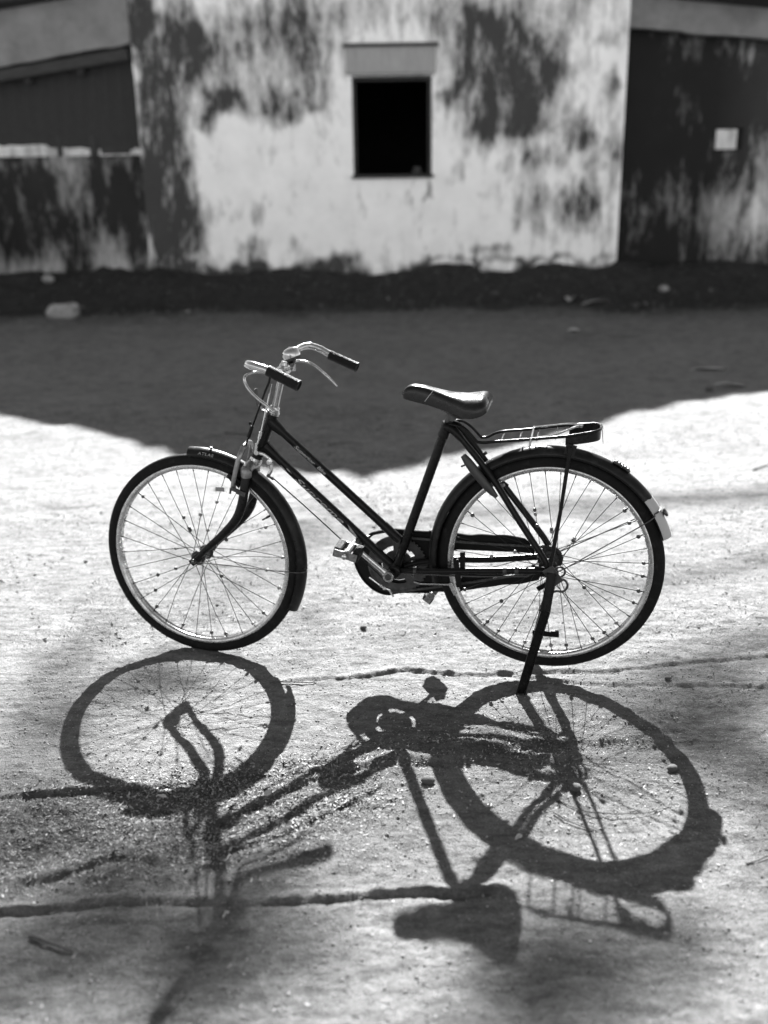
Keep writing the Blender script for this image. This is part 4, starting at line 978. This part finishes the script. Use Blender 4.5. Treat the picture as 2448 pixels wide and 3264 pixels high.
# ---- luggage carrier
cn = [(-.300, -.020, .790), (-.270, -.036, .789), (-.2527, -.046, .7860), (-.235, -.050, .772), (-.2157, -.054, .7515), (-.2066, -.055, .7478), (-.1900, -.055, .7472), (-.1636, -.055, .7510), (-.0697, -.055, .7609), (.0356, -.055, .7738), (.0900, -.054, .784), (.1172, -.046, .7890), (.1290, -.028, .7905), (.1320, 0, .7905)]
cf = [(-.300, .020, .790), (-.2750, .034, .789), (-.2550, .046, .7780), (-.235, .050, .7600), (-.2157, .054, .7380), (-.205, .055, .7360), (-.193, .055, .7390), (-.158, .055, .7545), (-.0782, .055, .7647), (.0219, .055, .7790), (.0900, .054, .787), (.1172, .046, .790), (.1290, .028, .7905), (.1320, 0, .7905)]
cp = spline(cn+cf[::-1][1:], 4)
cpn = len(cp)
car = MB().tube(cp, .0044, 10)
car_o = car.build('carrier', M_paint, bike)
# deep flat band round the tail
tail = [q for q in cp if q[0] > .030]
tv = []; tf = []
for q in tail:
    dx = (q[0]-.03)/.10
    for dz, s_ in ((-.002, 1), (-.030+.004*(1-dx), 1)): tv += [(q[0], q[1]*1.0, q[2]+dz), (q[0]-.0025*(abs(q[1]) < .04), q[1]*.955, q[2]+dz)]
for i in range(len(tail)-1):
    a_ = i*4; b_ = a_+4; tf += [(a_, a_+2, b_+2, b_), (a_+1, b_+1, b_+3, a_+3), (a_+2, a_+3, b_+3, b_+2), (a_, b_, b_+1, a_+1)]
tf += [(0, 1, 3, 2), (len(tv)-4, len(tv)-2, len(tv)-1, len(tv)-3)]
MB().add(tv, tf).build('tail_band', M_paint, car_o, smooth=False)
for xk in (-.147, -.0952, -.0447, .0076):
    zn = np.interp(xk, [-.1636, -.0697, .0356], [.7510, .7609, .7738]); zf_ = np.interp(xk, [-.158, -.0782, .0219], [.7545, .7647, .7790])
    MB().tube([(xk, -.055, zn), (xk, -.050, zn-.006), (xk, .050, zf_-.006), (xk, .055, zf_)], .0024, 8).build('crossbar', M_chrome, car_o)
clip = MB().tube(spline([(-.056, -.050, .764), (.0, -.046, .774), (.03, -.038, .784), (.06, -.015, .793), (.072, .0, .793), (.06, .015, .795), (.03, .038, .789), (.0, .046, .783), (-.056, .050, .774)], 5), .0028, 8)
clip.tube([(-.060, -.058, .762), (-.060, .058, .773)], .0032, 8).tube([(-.0605, -.056, .766), (-.0650, -.057, .735)], [.004, .0022], 8)
clip.sphere((.076, 0, .794), .0065, 10, 6)
clip.build('spring_clip', M_chrome, car_o)
MB().bar((.0540, -.0600, .752), (.0470, -.0620, .722), .003, .030).tube([(.0500, -.0610, .745), (.0470, -.063, .715), (.0300, -.070, .55), (.0090, -.0760, .392)], [.0085, .0058, .0054, .0060], 10).build('carrier_stay', M_paint, car_o)
MB().tube([(.0500, .0610, .752), (.0470, .063, .715), (.0300, .070, .55), (.0090, .0760, .392)], [.0075, .0052, .0050, .0056], 10).build('carrier_stay', M_paint, car_o)
MB().add([(.133, -.004, .786), (.1335, .008, .784), (.141, .001, .742), (.1385, -.003, .745), (.136, -.003, .785)], [(0, 1, 2, 3), (0, 3, 2, 4)]).build('plastic_tab', M_leafp, car_o)
# ---- ring lock on the near seat stay
lk = []
for t in np.linspace(0, 1, 9): lk.append((-.2560+.100*t+.006*math.sin(math.pi*t), -.036-.004*math.sin(math.pi*t), .7030-.1220*t-.010*math.sin(math.pi*t)))
MB().tube(lk, [.0085, .0130, .0140, .0140, .0138, .0130, .0115, .0095, .006], 14, flat=.8).tube([(-.245, -.034, .676), (-.262, -.034, .668)], .003, 7).sphere((-.236, -.03, .671), .006).build('ring_lock', mat('dark_lock_case', .02, .5, var=.3, scale=50), bike)
MB().tube([(-.205, .030, .690), (-.195, .030, .697)], .0055, 10).build('lock_rivet', M_chrome, bike)
# ---- rear stirrup brake and clips under the near chain stay
MB().bar((-.385, -.040, .2950), (-.286, -.044, .3010), .014, .005).bar((-.290, -.046, .305), (-.272, -.046, .268), .005, .013).bar((-.402, -.038, .299), (-.385, -.040, .2950), .012, .005).build('brake_stirrup', M_chrome, bike, bevel=.001)
MB().bar((-.272, -.052, .385), (-.262, -.052, .296), .004, .016).bar((-.256, -.022, .398), (-.252, -.050, .335), .004, .016).build('brake_bracket', M_guard, bike, bevel=.001)
for xk in (-.405, -.095, -.13):
    zz = np.interp(xk, [-.40, -.36, -.2, -.055], [.329, .335, .3525, .3665])
    MB().lathe((xk, np.interp(xk, [-.4, -.2, -.055], [-.03, -.052, -.062]), zz), (1, 0, .08), [(0, .0112), (.0005, .0122), (.011, .0122), (.0115, .0112)], 14).build('stay_band', M_steel, bike)
MB().bar((-.300, .028, .262), (-.270, .028, .300), .012, .016).build('brake_pad', M_grip, bike, bevel=.001)
MB().tube([(-.40, -.035, .3205), (-.2, -.056, .3360), (-.06, -.066, .3500), (-.03, -.068, .372)], .0028, 8).build('brake_rod', M_steel, bike)
# cable stop / small linkage at bottom bracket
MB().tube([(-.545, -.03, .300), (-.50, -.03, .268), (-.480, -.03, .262)], .0032, 7).sphere((-.497, -.032, .268), .007).sphere((-.508, -.03, .275), .006).tube([(-.482, -.03, .262), (-.470, -.03, .240)], .0035, 7).build('brake_linkage', M_chrome, bike)

# ------------------------------------------------------------------ loose things on the ground
def rock(name, x, y, size, m_, label, cat, squash=(1, .8, .6), group=None, rot=0., k=3, sink=.25, boxy=0):
    bm = bmesh.new(); bmesh.ops.create_icosphere(bm, subdivisions=k, radius=1)
    sd_ = rng.uniform(0, 50)
    for v in bm.verts:
        c = v.co.copy()
        if boxy: c = Vector([math.copysign(abs(q)**(1-boxy), q) for q in c])
        nse = float(fbm(np.array([c.x*1.3+sd_]), np.array([c.y*1.3+c.z*1.7]), 3, 3)[0])
        c *= 1+.13*nse
        v.co = Vector((c.x*squash[0], c.y*squash[1], c.z*squash[2]))*size
    me = bpy.data.meshes.new(name); bm.to_mesh(me); bm.free()
    o = link_mesh(name, me, m_, None, True, 50); o.location = (x, y, gz(x, y)+size*squash[2]*(1-sink)); o.rotation_euler = (0, 0, rot)
    tag(o, label, cat, group); return o
rock('stone_block', -3.50, 10.87, .17, M_stone, 'pale rounded stone block lying in the shade at the left by the wall foot', 'stone', (1.0, .5, .52), k=4, boxy=.35, rot=.05, sink=.2)
ST_L = [(-1.25, 3.802, .010, 'small dark pebble left of the front wheel on bright sand'), (-.078, 3.079, .012, 'dark pebble on the sand between the two wheels'),
        (.469, 2.10, .017, 'dark stone beside the saddle tube shadow'), (.735, 2.18, .016, 'dark stone inside the shadow ring of the rear wheel'), (.86, 2.66, .012, 'dark pebble on the ridged sand right of the stand'),
        (-.30, 2.085, .012, 'pale chip-like pebble at the litter under the front wheel shadow'), (.10, 2.13, .019, 'rounded clod just left of the seat tube shadow'), (2.40, 7.02, .035, 'rounded stone at the right edge of the house shadow'),
        (1.05, 3.55, .010, 'tiny dark pebble right of the rear wheel'), (1.23, 4.2, .016, 'dark pebble on bright sand behind the rear mudguard'), (-.62, 3.3, .008, 'tiny pebble seen through the front spokes')]
for x, y, s_, lb_ in ST_L:
    rock('pebble', x, y, s_, M_pebble if 'pale' not in lb_ else M_stone, lb_, 'pebble', (1, .8, .6), 'pebbles on the sand', rng.uniform(0, 3), 2)
def twig(pts, r, label, m_=M_twig):
    pp = spline(pts, 6); P3 = [(x, y, gz(x, y)+r*1.0+dz) for x, y, dz in pp]
    o = MB().tube(P3, list(np.linspace(r, r*.5, len(P3))), 6).build('twig', m_)
    tag(o, label, 'twig', 'dry twigs and stalks on the ground'); return o
twig([(.415, 2.055, 0), (.47, 2.00, .004), (.545, 1.985, .006), (.62, 1.995, .004), (.69, 2.03, 0)], .0016, 'long curved dry stalk across the spokes of the rear wheel shadow')
twig([(.395, 1.99, .002), (.43, 1.955, .003), (.485, 1.93, 0)], .0022, 'short dark twig below the long curved stalk in the rear wheel shadow')
twig([(.79, 1.80, 0), (.86, 1.825, .004), (.93, 1.815, 0)], .0018, 'thin curved stalk in the lower right shadow of the rear tyre')
twig([(-.60, 2.03, 0), (-.53, 2.005, .003), (-.45, 1.985, 0)], .0013, 'thin straight stalk on the leaf litter')
twig([(-.73, 1.605, .0), (-.69, 1.59, .003), (-.63, 1.565, 0)], .0045, 'thick dark stick at the lower left corner')
twig([(-.36, 2.68, 0), (-.30, 2.672, .003), (-.22, 2.668, 0)], .0028, 'flat dark sliver on the ridge right of the front tyre')
twig([(-1.0, 6.0, 0), (-.9, 5.97, .004), (-.82, 5.98, 0)], .006, 'small stick on the shaded ground left of the handlebar')
twig([(-.33, 5.65, .0), (-.22, 5.70, .004), (-.12, 5.66, 0)], .004, 'thin curved twig on the shaded ground right of the head tube')
twig([(2.0, 5.05, 0), (2.12, 5.12, .004), (2.28, 5.14, 0)], .004, 'long pale twig on bright sand at the right edge')
twig([(1.0, 5.92, 0), (1.09, 5.9, .003), (1.2, 5.91, 0)], .005, 'short dark twig on the shaded ground behind the saddle')
def dry_leaf(x, y, ln_, wd_, rot, label, m_, zc=.25, name='dry_leaf', cat='leaf'):
    v = []; f = []; N = 8
    for i in range(N+1):
        t = i/N; w_ = wd_*math.sin(math.pi*min(.97, t*.95+.03))**.8/2
        for e in (-1, 0, 1): v.append((ln_*(t-.5), e*w_, zc*ln_*math.sin(math.pi*t)*.5+abs(e)*w_*.5+.002*math.sin(t*9+e)))
    for i in range(N):
        for e in (0, 1): f.append((i*3+e, i*3+e+1, i*3+e+4, i*3+e+3))
    vb = [(x_, y_, z_-.0008) for x_, y_, z_ in v]; nv = len(v)
    o = MB().add(v+vb, f+[tuple(nv+k for k in q[::-1]) for q in f]).build(name, m_, None, True, 180)
    o.location = (x, y, gz(x, y)+.002); o.rotation_euler = (rng.uniform(-.2, .2), rng.uniform(-.2, .2), rot); tag(o, label, cat); return o
dry_leaf(2.52, 11.55, .42, .13, .25, 'long pale crumpled leaf lying near the wall foot at the right', M_leafp, .08)
dry_leaf(2.24, 11.62, .20, .12, 1.2, 'small pale crumpled scrap beside the long leaf near the wall', M_leafp, .10, name='paper_scrap', cat='scrap')
dry_leaf(1.90, 9.62, .13, .08, .1, 'small pale leaf alone on the shaded ground at the right', M_leafp, .08)
dry_leaf(2.62, 7.16, .30, .07, .15, 'long pale leaf shape in place of a sunlit sliver at the right edge of the sand', M_leafp, .05)  # added object, its pale colour stands in for a sunlit sliver
dry_leaf(2.62, 7.75, .30, .06, -.25, 'pale strip in place of a sunlit sliver in the house shadow at the far right', M_leafp, .05, name='paper_scrap', cat='scrap')  # added pale strip, second patch of sunlight put into colour
dry_leaf(.30, 1.905, .022, .012, .6, 'pale oval leaf in the seat stay shadow', M_leafp)
dry_leaf(-.565, 2.085, .030, .011, -.2, 'grey flat leaf at the lower rim of the front wheel shadow', M_leafp)
dry_leaf(-.34, 1.66, .020, .009, 1.0, 'small pale chip in the dark band at lower left', M_leafp)
dry_leaf(.245, 2.03, .018, .010, .3, 'small pale leaf left of the rear tyre shadow', M_leafp)
dry_leaf(-1.02, 3.62, .03, .014, 2.0, 'small dark leaf on sand behind the front wheel', M_leafd)
dry_leaf(-2.2, 11.2, .10, .06, 2.0, 'small pale scrap near the wall foot right of the stone block', M_leafp, name='paper_scrap', cat='scrap')

for k_, (x, y, s_, lb_) in enumerate([(1.35, 11.75, .06, 'small rubble lump half sunk in the bank below the window side'), (-1.1, 11.8, .05, 'small rubble lump at the bank left of the window'), (3.35, 11.7, .09, 'larger pale rubble lump by the right wing foot'), (-4.0, 12.0, .10, 'flat pale rubble piece against the left wing foot'), (0.35, 11.6, .045, 'little clod on the bank right under the window'), (2.9, 11.2, .05, 'dark clod among debris near the long leaf')]):
    rock('rubble', x, y, s_, M_stone if 'pale' in lb_ else M_pebble, lb_, 'rubble', (1, .7, .5), 'rubble along the wall foot', k_*.7, 2, .4)
# litter chips: thousands of tiny curled leaflets and crumbs, denser in the drift at lower left
def scatter(n_try, x0, x1, y0, y1, dens, smin, smax, tones, name, label, seed):
    r = np.random.default_rng(seed)
    x = r.uniform(x0, x1, n_try); y = r.uniform(y0, y1, n_try)
    k = r.random(n_try) < dens(x, y); x = x[k]; y = y[k]; m_ = len(x)
    L_ = r.uniform(smin, smax, m_)*r.choice([.6, 1, 1, 1.4], m_); W_ = L_*r.uniform(.22, .5, m_); th = r.uniform(0, 2*np.pi, m_)
    tx = r.normal(0, .35, m_); ty = r.normal(0, .45, m_); z = hz(x, y)+L_*.16
    ex = np.stack([np.cos(th), np.sin(th), tx], -1); ey = np.stack([-np.sin(th), np.cos(th), ty], -1)
    c = np.stack([x, y, z], -1); up = np.zeros_like(c); up[:, 2] = W_*.35
    A = c-ex*L_[:, None]/2; B = c+ex*L_[:, None]/2; C = c+ey*W_[:, None]/2-up; D = c-ey*W_[:, None]/2-up
    V = np.stack([A, D, B, C], 1).reshape(-1, 3)
    i0 = np.arange(m_)*4
    F = np.stack([i0, i0+1, i0+2, i0, i0+2, i0+3], -1).reshape(-1)
    me = bpy.data.meshes.new(name); me.vertices.add(len(V)); me.vertices.foreach_set('co', V.reshape(-1).astype(np.float32))
    me.loops.add(len(F)); me.loops.foreach_set('vertex_index', F.astype(np.int32)); me.polygons.add(len(F)//3)
    me.polygons.foreach_set('loop_start', (np.arange(len(F)//3)*3).astype(np.int32)); me.update(calc_edges=True)
    t = np.repeat(r.choice(tones, m_), 4).astype(np.float32)
    me.attributes.new('tone', 'FLOAT', 'POINT').data.foreach_set('value', t)
    o = link_mesh(name, me, M_chip, None, False); tag(o, label, 'leaf litter', kind='stuff'); return o
scatter(150000, -1.15, 1.35, 1.1, 3.3, lambda x, y: .045+.9*litter_density(x, y), .0035, .0095, [.03, .06, .11, .18, .28], 'leaf_litter', 'drift of tiny curled dry leaf chips on the sand under the bicycle shadow', 3)
scatter(60000, -1.1, .5, 1.65, 2.35, lambda x, y: .9*litter_density(x, y)**1.5, .005, .012, [.02, .04, .08, .14, .24], 'leaf_litter', 'larger curled leaf chips heaped in the tyre rut at lower left', 8)
scatter(70000, -2.6, 2.8, 3.0, 6.8, lambda x, y: .12+1.0*np.clip(fbm(x*1.7, y*2.4, 12, 4)+.05, 0, 1), .005, .018, [.04, .07, .11, .15, .26], 'leaf_litter', 'tiny leaf bits and stalks strewn over the open sand behind the bicycle', 10)
scatter(9000, -4.5, 4.6, 10.4, 12.3, lambda x, y: .6+0*x, .012, .04, [.03, .06, .12, .22], 'leaf_litter', 'leaf scraps and crumbs on the earth bank along the wall foot', 9)
scatter(60000, -3.6, 4.0, 3.2, 10.2, lambda x, y: .10+.25*np.clip(fbm(x*1.2, y*1.5, 12, 3), 0, 1), .006, .014, [.03, .06, .12, .2], 'leaf_litter', 'sparse dark leaf bits scattered over the yard in front of the house', 4)
# soil crumbs
def crumbs(n_try, x0, x1, y0, y1, dens, smin, smax, name, label, seed):
    r = np.random.default_rng(seed); x = r.uniform(x0, x1, n_try); y = r.uniform(y0, y1, n_try)
    k = r.random(n_try) < dens(x, y); x = x[k]; y = y[k]; m_ = len(x); s_ = r.uniform(smin, smax, m_)*r.choice([.5, .7, 1, 1.5], m_)
    O = np.array([(1, 0, 0), (-1, 0, 0), (0, 1, 0), (0, -1, 0), (0, 0, .8), (0, 0, -.8)], float); Tn = np.array([(0, 2, 4), (2, 1, 4), (1, 3, 4), (3, 0, 4), (2, 0, 5), (1, 2, 5), (3, 1, 5), (0, 3, 5)])
    c = np.stack([x, y, hz(x, y)+s_*.25], -1); th = r.uniform(0, 6.28, m_)
    V = O[None]*s_[:, None, None]*r.uniform(.6, 1.25, (m_, 6, 1))
    V = np.stack([V[..., 0]*np.cos(th)[:, None]-V[..., 1]*np.sin(th)[:, None], V[..., 0]*np.sin(th)[:, None]+V[..., 1]*np.cos(th)[:, None], V[..., 2]], -1)+c[:, None]
    F = (Tn[None]+(np.arange(m_)*6)[:, None, None]).reshape(-1)
    me = bpy.data.meshes.new(name); me.vertices.add(m_*6); me.vertices.foreach_set('co', V.reshape(-1).astype(np.float32))
    me.loops.add(len(F)); me.loops.foreach_set('vertex_index', F.astype(np.int32)); me.polygons.add(len(F)//3)
    me.polygons.foreach_set('loop_start', (np.arange(len(F)//3)*3).astype(np.int32)); me.update(calc_edges=True)
    t = np.repeat(r.choice([.09, .14, .18, .24], m_), 6).astype(np.float32)
    me.attributes.new('tone', 'FLOAT', 'POINT').data.foreach_set('value', t)
    o = link_mesh(name, me, M_chip, None, False); tag(o, label, 'soil crumbs', kind='stuff'); return o
crumbs(42000, -1.15, 1.35, 1.1, 3.6, lambda x, y: .45+.4*litter_density(x, y)+.3*np.clip(fbm(x*3, y*3, 5, 2), -1, 1), .0010, .0030, 'soil_crumbs', 'grit and crumbs of sandy soil around the bicycle', 5)
crumbs(9000, -2.6, 2.8, 3.4, 6.5, lambda x, y: .5+0*x, .0012, .0042, 'soil_crumbs', 'coarser grit on the ground behind the bicycle', 6)
